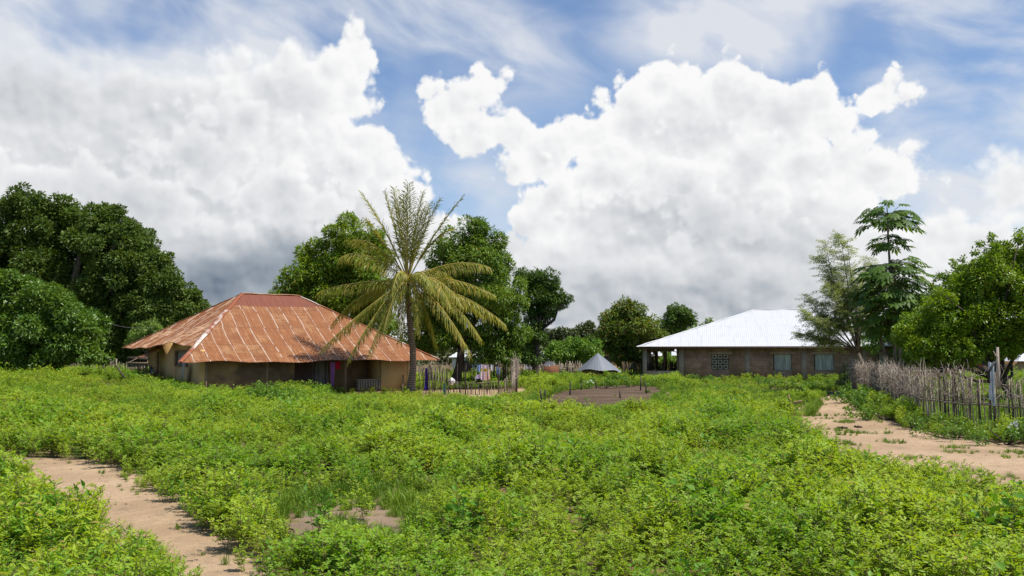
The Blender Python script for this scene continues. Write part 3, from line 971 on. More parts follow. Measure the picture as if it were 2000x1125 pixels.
S = np.where(Y < 9.5, np.minimum(S, 1.0), S)
S *= np.clip(0.45 + 0.55 * np.minimum(dL, np.minimum(dR, dD)) / 0.7, 0.5, 1.0)
X, Y, S, hum = X[keep], Y[keep], S[keep], hum[keep]
leftish = smooth(-0.25, -0.5, X / np.maximum(Y, 1)) * smooth(16, 9, Y)
kindr = np.clip(rng.uniform(0, 1, len(X)) + 0.32 * fnoise(X, Y, 0.8, 9), 0, 1)
idx = np.zeros(len(X), int)
PR = [weed_plant(1, 'pinnate', MAT['weed']), weed_plant(2, 'pinnate', MAT['weed']), weed_plant(3, 'pinnate', MAT['weed']),
      weed_plant(4, 'lance', MAT['weed']), weed_plant(5, 'lance', MAT['weed_deep']), weed_plant(6, 'broad', MAT['weed_deep']), weed_plant(7, 'dry', MAT['weed'])]
idx = np.where(kindr < 0.25, 0, np.where(kindr < 0.5, 1, np.where(kindr < 0.70, 2, np.where(kindr < 0.80, 3, np.where(kindr < 0.88, 4, np.where(kindr < 0.93, 5, 6))))))
lr = rng.uniform(0, 1, len(X))
idx = np.where(lr < leftish * 0.85, np.where(rng.uniform(0, 1, len(X)) < 0.55, 3, 4), idx)
wo = scatter('weeds', PR, X, Y, S, idx, rng.uniform(0.85, 1.2, len(X)), MAT['weed'])
print('weeds', len(X))

# grass: round the bare soil, on the rough ground before the block house, thin tufts on the paths
gX, gY, gS = [], [], []


def grass_in(poly, n, s, inside=None, thin=1.0):
    P_ = np.array(poly); lo, hi = P_.min(0), P_.max(0)
    x = rng.uniform(lo[0], hi[0], n); y = rng.uniform(lo[1], hi[1], n)
    k = in_poly(x, y, poly)
    if inside is not None: k &= inside(x, y)
    gX.append(x[k]); gY.append(y[k]); gS.append(s * rng.uniform(0.6, 1.3, k.sum()))


grass_in(poly_from_px([(1275, 778), (1300, 758), (1420, 757), (1560, 775), (1605, 790), (1590, 815), (1480, 808), (1330, 798), (1270, 794)]), 8000, 0.95)
grass_in(poly_from_px([(1010, 790), (1045, 772), (1100, 757), (1300, 748), (1320, 770), (1280, 780), (1180, 792), (1090, 802), (1040, 806)]), 8000, 1.0,
         lambda x, y: (~in_poly(x, y, POLY_B)) | ((fnoise(x, y, 1.6, 21) + 0.6 * fnoise(x, y, 4.2, 22) > 1.75 - 1.3 * smooth(0.8, 0.0, dist_poly(x, y, POLY_B)))))
grass_in(POLY_R, 15000, 0.42, lambda x, y: (fnoise(x, y, 1.6, 31) + 0.9 * fnoise(x, y, 4.0, 33) > 0.95 - 0.5 * smooth(12, 14, x) + 0.6 * smooth(17, 14, y)))
grass_in(POLY_L, 1500, 0.35, lambda x, y: dist_poly(x, y, POLY_L) < 0.16)
grass_in(POLY_D, 500, 0.5, lambda x, y: fnoise(x, y, 3.0, 41) > 0.0)
grass_in(poly_from_px([(520, 1000), (560, 960), (700, 945), (860, 955), (900, 1010), (860, 1080), (700, 1120), (540, 1110)]), 700, 0.85, lambda x, y: ~in_poly(x, y, POLY_D))
grass_in(FENCE_POLY, 9000, 1.4, lambda x, y: (y > 28))
gX, gY, gS = map(np.concatenate, (gX, gY, gS))
k = ~in_house(gX, gY, HOUSE_B, 0.3)
gX, gY, gS = gX[k], gY[k], gS[k]
k = ~in_poly(gX, gY, POLY_R)
gS[k] *= np.clip(dist_poly(gX[k], gY[k], POLY_R) / 1.0, 0.3, 1.0)
scatter('grass', [grass_tuft(1), grass_tuft(2), grass_tuft(3, 0.22, 26)], gX, gY, gS, rng.integers(0, 3, len(gX)), rng.uniform(0.8, 1.2, len(gX)), MAT['grass'])
print('grass', len(gX))
# ------------------------------------------------------------------ houses
Z3 = np.array([0, 0, 1.0])


def roof_face(name, A, B_, tops, mat, parent, pitch=0.12, amp=0.014, rows=9, sag=0.0, seed=0, ragged=0.0, eave_fn=None):
    """corrugated sheet roof face from eave A->B up to the polyline tops; UV in metres"""
    A = np.asarray(A, float); B_ = np.asarray(B_, float)
    g = np.random.default_rng(seed)
    ev = B_ - A; Lh = np.linalg.norm(ev); e = ev / Lh
    T = [np.asarray(t, float) for t in tops]
    pl = [A] + T + [B_]
    us = np.array([(p - A) @ e for p in pl])
    n = int(Lh / (pitch / 4)) + 1
    u = np.linspace(0, Lh, n)
    arr = np.array(pl)
    ups = us.copy()
    for i in range(1, len(ups)):
        ups[i] = max(ups[i], ups[i - 1] + 1e-4)
    top = np.stack([np.interp(u, ups, arr[:, k]) for k in range(3)], 1)
    bot = A + e * u[:, None]
    if eave_fn is not None: bot = bot + eave_fn(u)[:, None] * np.array([0, 0, 1.0])
    nrm = unit(np.cross(e, unit(T[0] - A)))
    if nrm[2] < 0: nrm = -nrm
    wav = amp * np.sin(u / pitch * 2 * math.pi)
    rag = g.normal(0, ragged, n) if ragged else np.zeros(n)
    t = np.linspace(0, 1, rows)
    ln = np.linalg.norm(top - bot, axis=1)
    V = []; UV = []
    for k, tk in enumerate(t):
        p = bot + (top - bot) * tk
        dev = wav + sag * np.sin(math.pi * tk) * np.minimum(1, ln / 4) * -1 + 0.02 * np.sin(u * 0.9 + k * 1.3 + seed) * (0 < k < rows - 1)
        p = p + nrm * dev[:, None]
        if k == 0: p = p - unit(top - bot + 1e-6) * np.abs(rag)[:, None]
        V.append(p); UV.append(np.stack([u, ln * tk], 1))
    V = np.concatenate(V); UV = np.concatenate(UV)
    i = np.arange(n - 1)
    Fs = [np.stack([k * n + i, k * n + i + 1, (k + 1) * n + i + 1, (k + 1) * n + i], 1) for k in range(rows - 1)]
    # a second skin 6 mm below gives the sheet its thickness
    Fc = np.concatenate(Fs)
    V2 = V - nrm * 0.008
    Fc2 = Fc[:, ::-1] + len(V)
    return emit(name, np.concatenate([V, V2]), np.concatenate([Fc, Fc2]), mat, parent, uv=np.concatenate([UV, UV]))


def cap_strip(mb, p, q, w, lift=0.03, seed=0, up=Z3):
    """folded ridge or hip flashing from p to q"""
    p = np.asarray(p, float); q = np.asarray(q, float)
    d = unit(q - p); s = unit(np.cross(d, up)); n_ = np.cross(s, d)
    k = max(3, int(np.linalg.norm(q - p) / 0.5))
    g = np.random.default_rng(seed)
    vs = []; fs = []
    for i in range(k + 1):
        c = p + (q - p) * i / k + n_ * (lift + g.normal(0, 0.012))
        ww = w * g.uniform(0.85, 1.15)
        for off, dz in ((-1, -0.30), (-0.5, -0.05), (0, 0.06), (0.5, -0.05), (1, -0.30)):
            vs.append(c + s * off * ww + n_ * dz * w)
    for i in range(k):
        for j in range(4):
            a = i * 5 + j
            fs.append((a, a + 1, a + 6, a + 5))
    mb.add(vs, fs)


# ---- the mud house under the rusty roof
MAT['rust'] = rust_roof_mat('rusty_sheet', pale_amt=0.5, seam_w=0.05, top_v=6.3)
MAT['rust_side'] = rust_roof_mat('rusty_sheet_worn_sheen', pale_amt=0.85, seam=0.66, seam_w=0.11, pale=(0.56, 0.34, 0.19))  # worn bare metal, plus the left slope's brighter reflection put into the colour
MAT['rust_plain'] = rust_roof_mat('rusty_sheet_plain', pale_amt=0.25, seam=3.0, seam_w=0.0)
O_, e1, e2, HW, HD = house_frame(HOUSE_A)
def HA(u, v, z): return O_ + e1 * u + e2 * v + Z3 * z
rh = thing('mud_house', HA(HW / 2, HD / 2, 0), 'low mud house with a rusty corrugated hip roof, behind the coconut palm', 'house')
zF, zL, zB, zR = 1.80, 2.62, 2.55, 1.86
FLp, FRp = HA(0, 0, 1.77), HA(HW, 0, 1.88)
RL, RR = HA(5.43, 6.5, 5.93), HA(9.04, 6.5, 5.95)
BLp, BRp = HA(0, HD, 2.58), HA(HW, HD, 2.55)
front = roof_face('roof_slope', FLp, FRp, [RL, RR], MAT['rust'], rh, seed=1, sag=0.16, ragged=0.02, eave_fn=lambda u: 0.05 * np.sin(u * 0.8) - 0.03 * np.sin(u * 2.1))
# left slope: its eave is higher and does not reach the front corner
hp = FLp + (RL - FLp) * 0.185 + Z3 * 0.0
e_mid = HA(-0.05, 4.4, 2.80)
lf = roof_face('roof_slope', HA(0, HD, 2.60), hp, [RL], MAT['rust_side'], rh, seed=2, sag=0.10, ragged=0.03,
               eave_fn=lambda u: 0.30 * np.exp(-((u - 8.6) / 2.6) ** 2) + 0.03 * np.sin(u * 2.3) + 0.0 * u)
bk = roof_face('roof_slope', BRp, BLp, [RR, RL], MAT['rust_plain'], rh, seed=3, pitch=0.24)
rt = roof_face('roof_slope', FRp, BRp, [RR], MAT['rust'], rh, seed=4)
mb = MB()
cap_strip(mb, FLp + e1 * 0.05, RL, 0.14, 0.045, 3)
mb.build('ridge_cap', MAT['caps'], rh)
mb = MB(); cap_strip(mb, RL, RR, 0.12, 0.03, 4); cap_strip(mb, RL, HA(0, HD, 2.60), 0.09, 0.03, 6)
mb.build('ridge_cap', noisy_mat('rusty_ridge_tin', (0.30, 0.12, 0.05), (0.46, 0.27, 0.15), 2.0, local=False), rh)
mb = MB(); cap_strip(mb, RR, FRp, 0.085, 0.03, 5)
mb.build('ridge_cap', MAT['caps'], rh)
# darker new sheets along the top of the front slope
# walls
mb = MB()
def wall_poly(pts, th=0.25, n=None):
    a, b, c = (np.asarray(p) for p in pts[:3])
    nn = unit(np.cross(b - a, c - a)) if n is None else np.asarray(n)
    mb.prism(pts, nn, th)
u0 = 1.4
ZB = -0.35
ZG = 0.0
# left wall with a door gap (v 9.6-10.6) and a window gap (v 3.3-5.9)
def seg(v0, v1, z0, z1a, z1b):
    mb.prism([HA(u0, v0, z0), HA(u0, v1, z0), HA(u0, v1, z1b), HA(u0, v0, z1a)], e1, 0.25)
seg(1.0, 3.3, ZB, 2.42, 3.0); seg(3.3, 5.9, ZB, 1.52, 1.52); seg(3.3, 5.9, 2.42, 3.05, 3.05); seg(5.9, 9.6, ZB, 3.05, 3.05); seg(9.6, 10.5, 2.35, 3.0, 3.0); seg(10.5, 12.0, ZB, 3.0, 2.9)
mb.prism([HA(u0 + 0.25, 12.0, ZB), HA(14.3, 12.0, ZB), HA(14.3, 12.0, 2.6), HA(u0 + 0.25, 12.0, 2.6)], e2, -0.25)
mb.build('side_wall', MAT['mud'], rh)
mb = MB()
def fseg(ua, ub, v, za, zb, th=0.22): mb.prism([HA(ua, v, za), HA(ub, v, za), HA(ub, v, zb), HA(ua, v, zb)], e2, th)
fseg(u0 + 0.25, 6.7, 1.0, ZB, 2.35)
mb.prism([HA(6.7, 1.22, ZB), HA(6.7, 2.8, ZB), HA(6.7, 2.8, 3.2), HA(6.7, 1.22, 2.35)], e1, -0.22)
fseg(6.7, 8.45, 2.8, ZB, 3.2); fseg(8.45, 9.5, 2.8, 2.05, 3.2); fseg(9.5, 12.2, 2.8, ZB, 3.2)
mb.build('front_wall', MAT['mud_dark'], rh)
mb = MB()
mb.prism([HA(12.2, 1.0, ZB), HA(14.3, 1.0, ZB), HA(14.3, 1.0, 2.3), HA(12.2, 1.0, 2.3)], e2, 0.22)
mb.prism([HA(12.2, 1.22, ZB), HA(12.2, 3.02, ZB), HA(12.2, 3.02, 3.1), HA(12.2, 1.22, 2.3)], e1, 0.22)
mb.prism([HA(14.3, 1.22, ZB), HA(14.3, 12.0, ZB), HA(14.3, 12.0, 2.5), HA(14.3, 1.22, 2.3)], e1, -0.22)
mb.build('corner_room', MAT['mud'], rh)
mb = MB()
fseg(1.4, 14.5, 0.55, ZB, -0.02, 2.2)
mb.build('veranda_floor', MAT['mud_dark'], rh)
# posts under the front eave
for u in (1.55, 4.9, 9.6, 13.75):
    mb = MB(); mb.tube([HA(u, 0.5, ZB), HA(u + 0.03, 0.52, 0.8), HA(u, 0.5, 1.98)], [0.065, 0.055, 0.06] if u != 13.75 else [0.11, 0.10, 0.10], 7)
    mb.build('post', MAT['wood_mid'] if u < 13 else MAT['mud'], rh)
# window in the left wall
mb = MB()
for a, b2, z0, z1 in ((3.3, 3.42, 1.52, 2.42), (5.78, 5.9, 1.52, 2.42), (3.42, 5.78, 1.52, 1.62), (3.42, 5.78, 2.32, 2.42)):
    mb.box(HA(u0 + 0.02, (a + b2) / 2, (z0 + z1) / 2), e2, e1, Z3, (b2 - a) / 2, 0.08, (z1 - z0) / 2)
wf = mb.build('window', MAT['wood_mid'], rh)
mb = MB()
vv = np.linspace(3.44, 5.76, 41)
pts = [HA(u0 + 0.10 + 0.02 * math.sin(k * math.pi / 2), v, z) for z in (1.60, 2.34) for k, v in enumerate(vv)]
mb.add(pts, [(k, k + 1, 42 + k, 41 + k) for k in range(40)])
mb.build('shutter', MAT['galv_dark'], wf)
# open side door
mb = MB(); mb.box(HA(u0 + 0.20, 10.05, 1.0), e2, e1, Z3, 0.43, 0.03, 1.35)
mb.build('door', MAT['wood_dark'], rh)
# door and lattice screen in the veranda
mb = MB()
uu = np.linspace(8.47, 9.48, 29)
pts = [HA(u, 2.84 + 0.015 * math.sin(k * math.pi / 2), z) for z in (ZB + 0.3, 2.03) for k, u in enumerate(uu)]
mb.add(pts, [(k, k + 1, 30 + k, 29 + k) for k in range(28)])
for ua in (8.49, 9.46): mb.box(HA(ua, 2.80, 1.0), e1, e2, Z3, 0.05, 0.05, 1.03)
mb.build('door', MAT['galv_dark'], rh)
mb = MB()
for k in range(-14, 15):
    ua = 7.55 + k * 0.11
    for s in (-1, 1):
        p = [ua - s * 0.75, -0.1]; q = [ua + s * 0.75, 1.85]
        # clip to the frame
        def cl(t): return p[0] + (q[0] - p[0]) * t, p[1] + (q[1] - p[1]) * t
        ts = [t for t in np.linspace(0, 1, 25) if 6.85 <= cl(t)[0] <= 8.3]
        if len(ts) > 1:
            a, b2 = cl(ts[0]), cl(ts[-1])
            mb.tube([HA(a[0], 1.9 + 0.012 * s, a[1]), HA(b2[0], 1.9 + 0.012 * s, b2[1])], 0.014, 4)
for ua in (6.83, 8.32): mb.box(HA(ua, 1.9, 0.95), e1, e2, Z3, 0.03, 0.03, 1.1)
mb.build('lattice_screen', noisy_mat('purple_brown_lattice', (0.085, 0.05, 0.06), (0.15, 0.095, 0.105), 4.0), rh)
# perforated parapet
mb = MB()
for k in range(9):
    mb.box(HA(10.75 + k * 0.165, 1.05, 0.33), e1, e2, Z3, 0.035, 0.06, 0.33)
for z in (0.0, 0.14, 0.28, 0.42, 0.56, 0.68):
    mb.box(HA(11.4, 1.06, z), e1, e2, Z3, 0.80, 0.045, 0.03)
mb.build('parapet', MAT['concrete'], rh)
# awning: a loose sheet over the side door
mb = MB()
A0, A1 = HA(1.35, 9.6, 2.72), HA(1.35, 7.9, 2.72)
B0, B1 = HA(0.05, 9.2, 2.02), HA(0.15, 8.0, 2.05)
nn = 26
pts = []
for a, b2 in ((A0, A1), (B0, B1)):
    for k in range(nn):
        pts.append(a + (b2 - a) * k / (nn - 1) + Z3 * 0.02 * math.sin(k * math.pi / 2))
mb.add(pts, [(k, k + 1, nn + k + 1, nn + k) for k in range(nn - 1)], [(k * 0.07, z) for z in (1.3, 0.0) for k in range(nn)])
mb.build('awning', MAT['rust_plain'], rh)
mb = MB(); mb.tube([HA(0.1, 9.1, 2.0), HA(-0.7, 9.3, 1.55)], 0.025, 5); mb.tube([HA(1.3, 9.3, 2.6), HA(0.1, 9.1, 2.0)], 0.025, 5)
mb.build('awning_prop', MAT['stick'], rh)


def cloth(name, top_l, top_r, drop, mat, label, cat, group=None, folds=5, amp=0.05, taper=1.0, seed=0, th=0.006, hem=0.0):
    """hanging cloth with folds, a real two sided sheet"""
    g = np.random.default_rng(seed)
    a = np.asarray(top_l, float); b2 = np.asarray(top_r, float)
    s = unit(b2 - a); n_ = unit(np.cross(s, Z3)); w = np.linalg.norm(b2 - a)
    nu, nv = 19, 13
    V = []
    ph = g.uniform(0, 6.28)
    for j in range(nv):
        t = j / (nv - 1)
        for i in range(nu):
            k = i / (nu - 1)
            x = (k - 0.5) * w * (1 + (taper - 1) * t)
            dep = amp * (0.3 + 0.9 * t) * math.sin(k * folds * math.pi + ph + 0.8 * math.sin(t * 3))
            z = -drop * t * (1 + hem * math.sin(k * 5 + ph)) - 0.03 * math.sin(k * math.pi) * (1 - t)
            V.append((a + b2) / 2 + s * x + n_ * dep + Z3 * z)
    V = np.array(V)
    i = np.arange(nu - 1); Fc = np.concatenate([np.stack([j * nu + i, j * nu + i + 1, (j + 1) * nu + i + 1, (j + 1) * nu + i], 1) for j in range(nv - 1)])
    V2 = V + n_ * th
    o = emit(name, np.concatenate([V, V2]), np.concatenate([Fc, Fc[:, ::-1] + len(V)]), mat, origin=(a + b2) / 2, smooth_shade=True)
    return tag(o, label, cat, group)


def cloth_mat(name, c, c2=None, scale=6.0, trans=0.15):
    c2 = c2 or tuple(x * 0.8 for x in c)
    return noisy_mat(name, c, c2, scale, 3, 0.9, spec=0.05, trans=trans)


cloth('hanging_cloth', HA(8.75, 0.75, 1.78), HA(9.10, 0.75, 1.78), 1.42, cloth_mat('mauve_cloth', (0.36, 0.14, 0.36)), 'long mauve cloth hanging under the front eave of the rusty roofed house', 'cloth', 'cloths under the rusty eave', 3, 0.05, 0.55, 3)
cloth('hanging_cloth', HA(9.12, 0.8, 1.80), HA(9.42, 0.8, 1.80), 0.45, cloth_mat('red_cloth', (0.62, 0.02, 0.045)), 'short bright red cloth beside the long mauve cloth under the eave', 'cloth', 'cloths under the rusty eave', 2, 0.04, 0.9, 4)
cloth('hanging_cloth', HA(9.85, 0.62, 1.86), HA(10.05, 0.62, 1.86), 0.17, cloth_mat('orange_cloth', (0.60, 0.24, 0.02)), 'tiny orange rag hanging under the eave next to a thin post', 'cloth', 'cloths under the rusty eave', 2, 0.03, 0.7, 5)
# weathered board hanging by the corner, outside the left wall
mb = MB()
pA = HA(1.02, 2.9, 1.55)
for k in range(5):
    top = HA(1.05 - 0.02 * k, 2.95 - 0.15 * k, 1.75 - 0.02 * k)
    mb.box(top - Z3 * 0.55 + e2 * (0.16 + 0.02 * k), unit(e2), e1, unit(Z3 - e2 * 0.35), 0.085, 0.012, 0.56 + 0.03 * math.sin(k * 2.1))
tag(mb.build('weathered_board', MAT['stick_pale'], origin=pA), 'torn grey board hanging slantwise near the left front corner of the mud house', 'board')
# log and poles against the mud house
mb = MB(); mb.tube([HA(14.0, 0.55, -0.2), HA(14.35, 0.80, 1.45)], [0.075, 0.055], 7)
tag(mb.build('leaning_pole', MAT['stick'], origin=HA(14.0, 0.55, -0.2)), 'thick grey pole leaning on the right end room of the mud house', 'pole', 'poles against the mud house')
mb = MB(); mb.tube([HA(13.35, 0.45, -0.2), HA(13.6, 0.85, 0.95)], [0.045, 0.035], 6)
tag(mb.build('leaning_pole', MAT['stick'], origin=HA(13.35, 0.45, -0.2)), 'short thin pole leaning left of the thick grey pole on the mud house', 'pole', 'poles against the mud house')
mb = MB()
mb.tube([HA(0.2, 9.6, 0.85), HA(0.1, 8.4, 1.0), HA(0.3, 7.2, 0.95), HA(0.5, 6.0, 1.25)], [0.07, 0.16, 0.17, 0.05], 8)
mb.tube([HA(0.1, 8.4, 1.0), HA(-0.2, 7.6, 1.45)], [0.09, 0.04], 6); mb.tube([HA(0.25, 7.4, 1.0), HA(0.5, 7.6, 1.5)], [0.07, 0.03], 6)
tag(mb.build('fallen_branch', MAT['bark_dark'], origin=HA(0.2, 8.0, 0.6)), 'dark fallen branch lying before the left wall of the mud house', 'branch')
# a bicycle leaning at the side door
bk_o = HA(0.75, 8.6, 0.52)
by = thing('bicycle', bk_o, 'blue framed bicycle half hidden in weeds by the side door of the mud house', 'bicycle')
def ring(c, r, rad, ax1, ax2, n=22):
    m_ = MB(); pts = [c + ax1 * r * math.cos(2 * math.pi * k / n) + ax2 * r * math.sin(2 * math.pi * k / n) for k in range(n + 1)]
    m_.tube(pts, rad, 6, cap=False); return m_
blackr = noisy_mat('black_rubber', (0.02, 0.02, 0.02), (0.04, 0.04, 0.04), 5.0)
bluep = noisy_mat('blue_paint', (0.03, 0.22, 0.30), (0.06, 0.32, 0.40), 5.0, rough=0.45)
for c in (-0.52, 0.52):
    w_ = ring(bk_o + e2 * c + Z3 * 0.33, 0.32, 0.022, e2, Z3).build('wheel', blackr, by)
    m_ = MB()
    for k in range(10):
        m_.tube([bk_o + e2 * c + Z3 * 0.33, bk_o + e2 * (c + 0.31 * math.cos(k * 0.628)) + Z3 * (0.33 + 0.31 * math.sin(k * 0.628))], 0.004, 3)
    m_.build('spokes', MAT['galv_dark'], w_)
m_ = MB()
bb_ = bk_o + Z3 * 0.32; st_ = bk_o + e2 * -0.12 + Z3 * 0.82; hd_ = bk_o + e2 * 0.38 + Z3 * 0.85
for p, q in ((bb_, st_), (st_, hd_), (bb_, hd_), (bk_o + e2 * -0.52 + Z3 * 0.33, bb_), (bk_o + e2 * -0.52 + Z3 * 0.33, st_), (hd_, bk_o + e2 * 0.52 + Z3 * 0.33)):
    m_.tube([p, q], 0.022, 6)
m_.build('frame', bluep, by)
m_ = MB(); m_.box(st_ + Z3 * 0.05 - e2 * 0.02, e2, e1, Z3, 0.13, 0.07, 0.03, 0.7); m_.build('saddle', blackr, by)
m_ = MB(); m_.tube([hd_, hd_ + Z3 * 0.12], 0.014, 5); m_.tube([hd_ + Z3 * 0.12 - e1 * 0.26, hd_ + Z3 * 0.12 + e2 * 0.06, hd_ + Z3 * 0.12 + e1 * 0.26], 0.013, 5); m_.build('handlebar', MAT['galv_dark'], by)

# ---- the grey block house under the white roof
MAT['white_roof'] = white_roof_mat('white_sheet')
MAT['block'] = block_mat('grey_blocks', (0.315, 0.205, 0.130), (0.40, 0.268, 0.175), (0.21, 0.140, 0.095), stain=(0.195, 0.120, 0.072))
MAT['block_pale'] = block_mat('sunlit_sandy_blocks', (0.58, 0.43, 0.25), (0.50, 0.36, 0.21), (0.30, 0.22, 0.14))  # beige blocks with sunlight put into the colour; the roof shades them here
O_, e1, e2, HW, HD = house_frame(HOUSE_B)
def HB(u, v, z): return O_ + e1 * u + e2 * v + Z3 * z
bh = thing('block_house', HB(HW / 2, HD / 2, 0), 'long grey block house under a white hip roof with an open corner veranda', 'house')
ze = 2.83
RL, RR = HB(9.68, 9.5, 6.17), HB(14.3, 9.5, 6.17)
FLp, FRp, BLp, BRp = HB(0, 0, ze), HB(HW, 0, ze), HB(0, HD, ze), HB(HW, HD, ze)
for nm, A, B_, tp, sd in (('f', FLp, FRp, [RL, RR], 1), ('r', FRp, BRp, [RR], 2), ('b', BRp, BLp, [RR, RL], 3), ('l', BLp, FLp, [RL], 4)):
    roof_face('roof_slope', A, B_, tp, MAT['white_roof'], bh, pitch=0.16, amp=0.007, seed=sd, rows=5)
mb = MB()
for a, b2 in ((FLp, RL), (RL, RR), (RR, FRp), (BLp, RL), (BRp, RR)): cap_strip(mb, a, b2, 0.14, 0.03, 9)
mb.build('ridge_cap', MAT['white_roof'], bh)
mb = MB()
for a, b2 in ((HB(0.1, 0.12, ze - 0.12), HB(HW - 0.1, 0.12, ze - 0.12)), (HB(0.12, 0.3, ze - 0.12), HB(0.12, HD - 0.1, ze - 0.12))):
    d = unit(b2 - a); mb.box((a + b2) / 2, d, np.cross(Z3, d), Z3, np.linalg.norm(b2 - a) / 2, 0.025, 0.07)
mb.build('fascia', MAT['wood_dark'], bh)
vF = 0.75
WINS = [(5.95, 7.30, 'lattice'), (10.75, 12.15, 'tin'), (13.85, 15.35, 'tin'), (18.6, 20.0, 'tin')]
zs, zt = 0.98, 2.20
mb = MB()
def bseg(ua, ub, za, zb):
    b0 = len(mb.v)
    P4 = [HB(ua, vF, za), HB(ub, vF, za), HB(ub, vF, zb), HB(ua, vF, zb)]
    vs = P4 + [p + e2 * 0.2 for p in P4]
    uvq = [(ua, za), (ub, za), (ub, zb), (ua, zb)]
    mb.add(vs, [(0, 1, 2, 3), (7, 6, 5, 4), (0, 4, 5, 1), (1, 5, 6, 2), (2, 6, 7, 3), (3, 7, 4, 0)], uvq + uvq)
ua = 3.37
for (a, b2, kd) in WINS:
    bseg(ua, a, -0.5, 2.95); bseg(a, b2, -0.5, zs); bseg(a, b2, zt, 2.95); ua = b2
bseg(ua, HW - 0.7, -0.5, 2.95)
mb.build('front_wall', MAT['block'], bh)
mb = MB()
for (ua, va, ub, vb) in ((3.37, vF + 0.2, 3.37, HD - 3.0), (HW - 0.9, vF + 0.2, HW - 0.9, HD - 0.9), (3.37, HD - 3.2, HW - 0.9, HD - 3.2)):
    a, b2 = HB(ua, va, 0), HB(ub, vb, 0); d = unit(b2 - a); L_ = np.linalg.norm(b2 - a); n_ = np.cross(Z3, d)
    P4 = [a - Z3 * 0.5, b2 - Z3 * 0.5, b2 + Z3 * 2.95, a + Z3 * 2.95]
    vs = P4 + [p + n_ * 0.2 for p in P4]
    uvq = [(0, -0.5), (L_, -0.5), (L_, 2.95), (0, 2.95)]
    mb.add(vs, [(0, 1, 2, 3), (7, 6, 5, 4), (0, 4, 5, 1), (1, 5, 6, 2), (2, 6, 7, 3), (3, 7, 4, 0)], uvq + uvq)
mb.build('side_wall', MAT['block'], bh)
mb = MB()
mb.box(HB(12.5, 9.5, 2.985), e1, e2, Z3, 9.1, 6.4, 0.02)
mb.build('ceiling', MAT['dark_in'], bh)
# pilasters and corner pillar, 2 cm proud of the blocks
for (u, w) in ((3.55, 0.20), (8.75, 0.20), (13.1, 0.19), (17.6, 0.19), (21.6, 0.19)):
    mb = MB(); mb.box(HB(u, vF - 0.012, 1.2), e1, e2, Z3, w, 0.032, 1.74); mb.build('pilaster', MAT['concrete'], bh)
for (a, b2, kd) in WINS:
    mb = MB(); mb.box(HB((a + b2) / 2, vF - 0.006, zt + 0.11), e1, e2, Z3, (b2 - a) / 2 + 0.28, 0.03, 0.10); mb.build('lintel', MAT['concrete'], bh)
    mb = MB()
    if kd == 'tin':
        uu = np.linspace(a + 0.02, b2 - 0.02, 61)
        pts = [HB(u, vF + 0.10 + 0.022 * math.sin(k * math.pi / 2.5), z) for z in (zs, zt - 0.02) for k, u in enumerate(uu)]
        mb.add(pts, [(k, k + 1, 62 + k, 61 + k) for k in range(60)])
        w_ = mb.build('window', MAT['galv_window'], bh)
        mb = MB(); mb.box(HB(a + 0.05, vF + 0.05, (zs + zt) / 2), e1, e2, Z3, 0.035, 0.03, (zt - zs) / 2 - 0.01); mb.build('frame', MAT['wood_dark'], w_)
    else:
        # pierced blocks, three by three
        n3 = 3; cw = (b2 - a) / n3; ch = (zt - zs) / n3
        for i in range(n3):
            for j in range(n3):
                cu = a + cw * (i + 0.5); cz = zs + ch * (j + 0.5)
                for du, dz, hu, hz in ((0, ch * 0.30, cw * 0.42, ch * 0.115), (0, -ch * 0.30, cw * 0.42, ch * 0.115), (-cw * 0.30, 0, cw * 0.115, ch * 0.185), (cw * 0.30, 0, cw * 0.115, ch * 0.185)):
                    mb.box(HB(cu + du, vF + 0.06, cz + dz), e1, e2, Z3, hu, 0.05, hz)
        w_ = mb.build('window', noisy_mat('pale_pierced_block', (0.27, 0.235, 0.18), (0.36, 0.32, 0.25), 3.0), bh)
        mb = MB(); mb.box(HB((a + b2) / 2, vF + 0.17, (zs + zt) / 2), e1, e2, Z3, (b2 - a) / 2, 0.015, (zt - zs) / 2)
        mb.build('backing', noisy_mat('dark_green_cloth', (0.05, 0.08, 0.07), (0.10, 0.14, 0.12), 4.0), w_)
# veranda columns, beam and low wall
for (u, v) in ((0.62, 0.78), (0.62, 6.6), (1.75, 12.0), (0.62, 17.9)):
    mb = MB(); mb.box(HB(u, v, 1.13), e1, e2, Z3, 0.17, 0.17, 1.6); mb.build('column', MAT['concrete'], bh)
mb = MB()
mb.box(HB(1.9, 0.78, 2.58), e1, e2, Z3, 1.11, 0.12, 0.16); mb.box(HB(0.62, 9.3, 2.58), e2, e1, Z3, 8.4, 0.12, 0.16)
mb.build('beam', MAT['wood_dark'], bh)
mb = MB()
P4 = [HB(0.8, 0.62, -0.4), HB(3.35, 0.62, -0.4), HB(3.35, 0.62, 0.86), HB(0.8, 0.62, 0.86)]
vs = P4 + [p + e2 * 0.18 for p in P4]; uvq = [(0.8, -0.4), (3.35, -0.4), (3.35, 0.72), (0.8, 0.72)]
mb.add(vs, [(0, 1, 2, 3), (7, 6, 5, 4), (0, 4, 5, 1), (1, 5, 6, 2), (2, 6, 7, 3), (3, 7, 4, 0)], uvq + uvq)
mb.build('low_wall', MAT['block_pale'], bh)


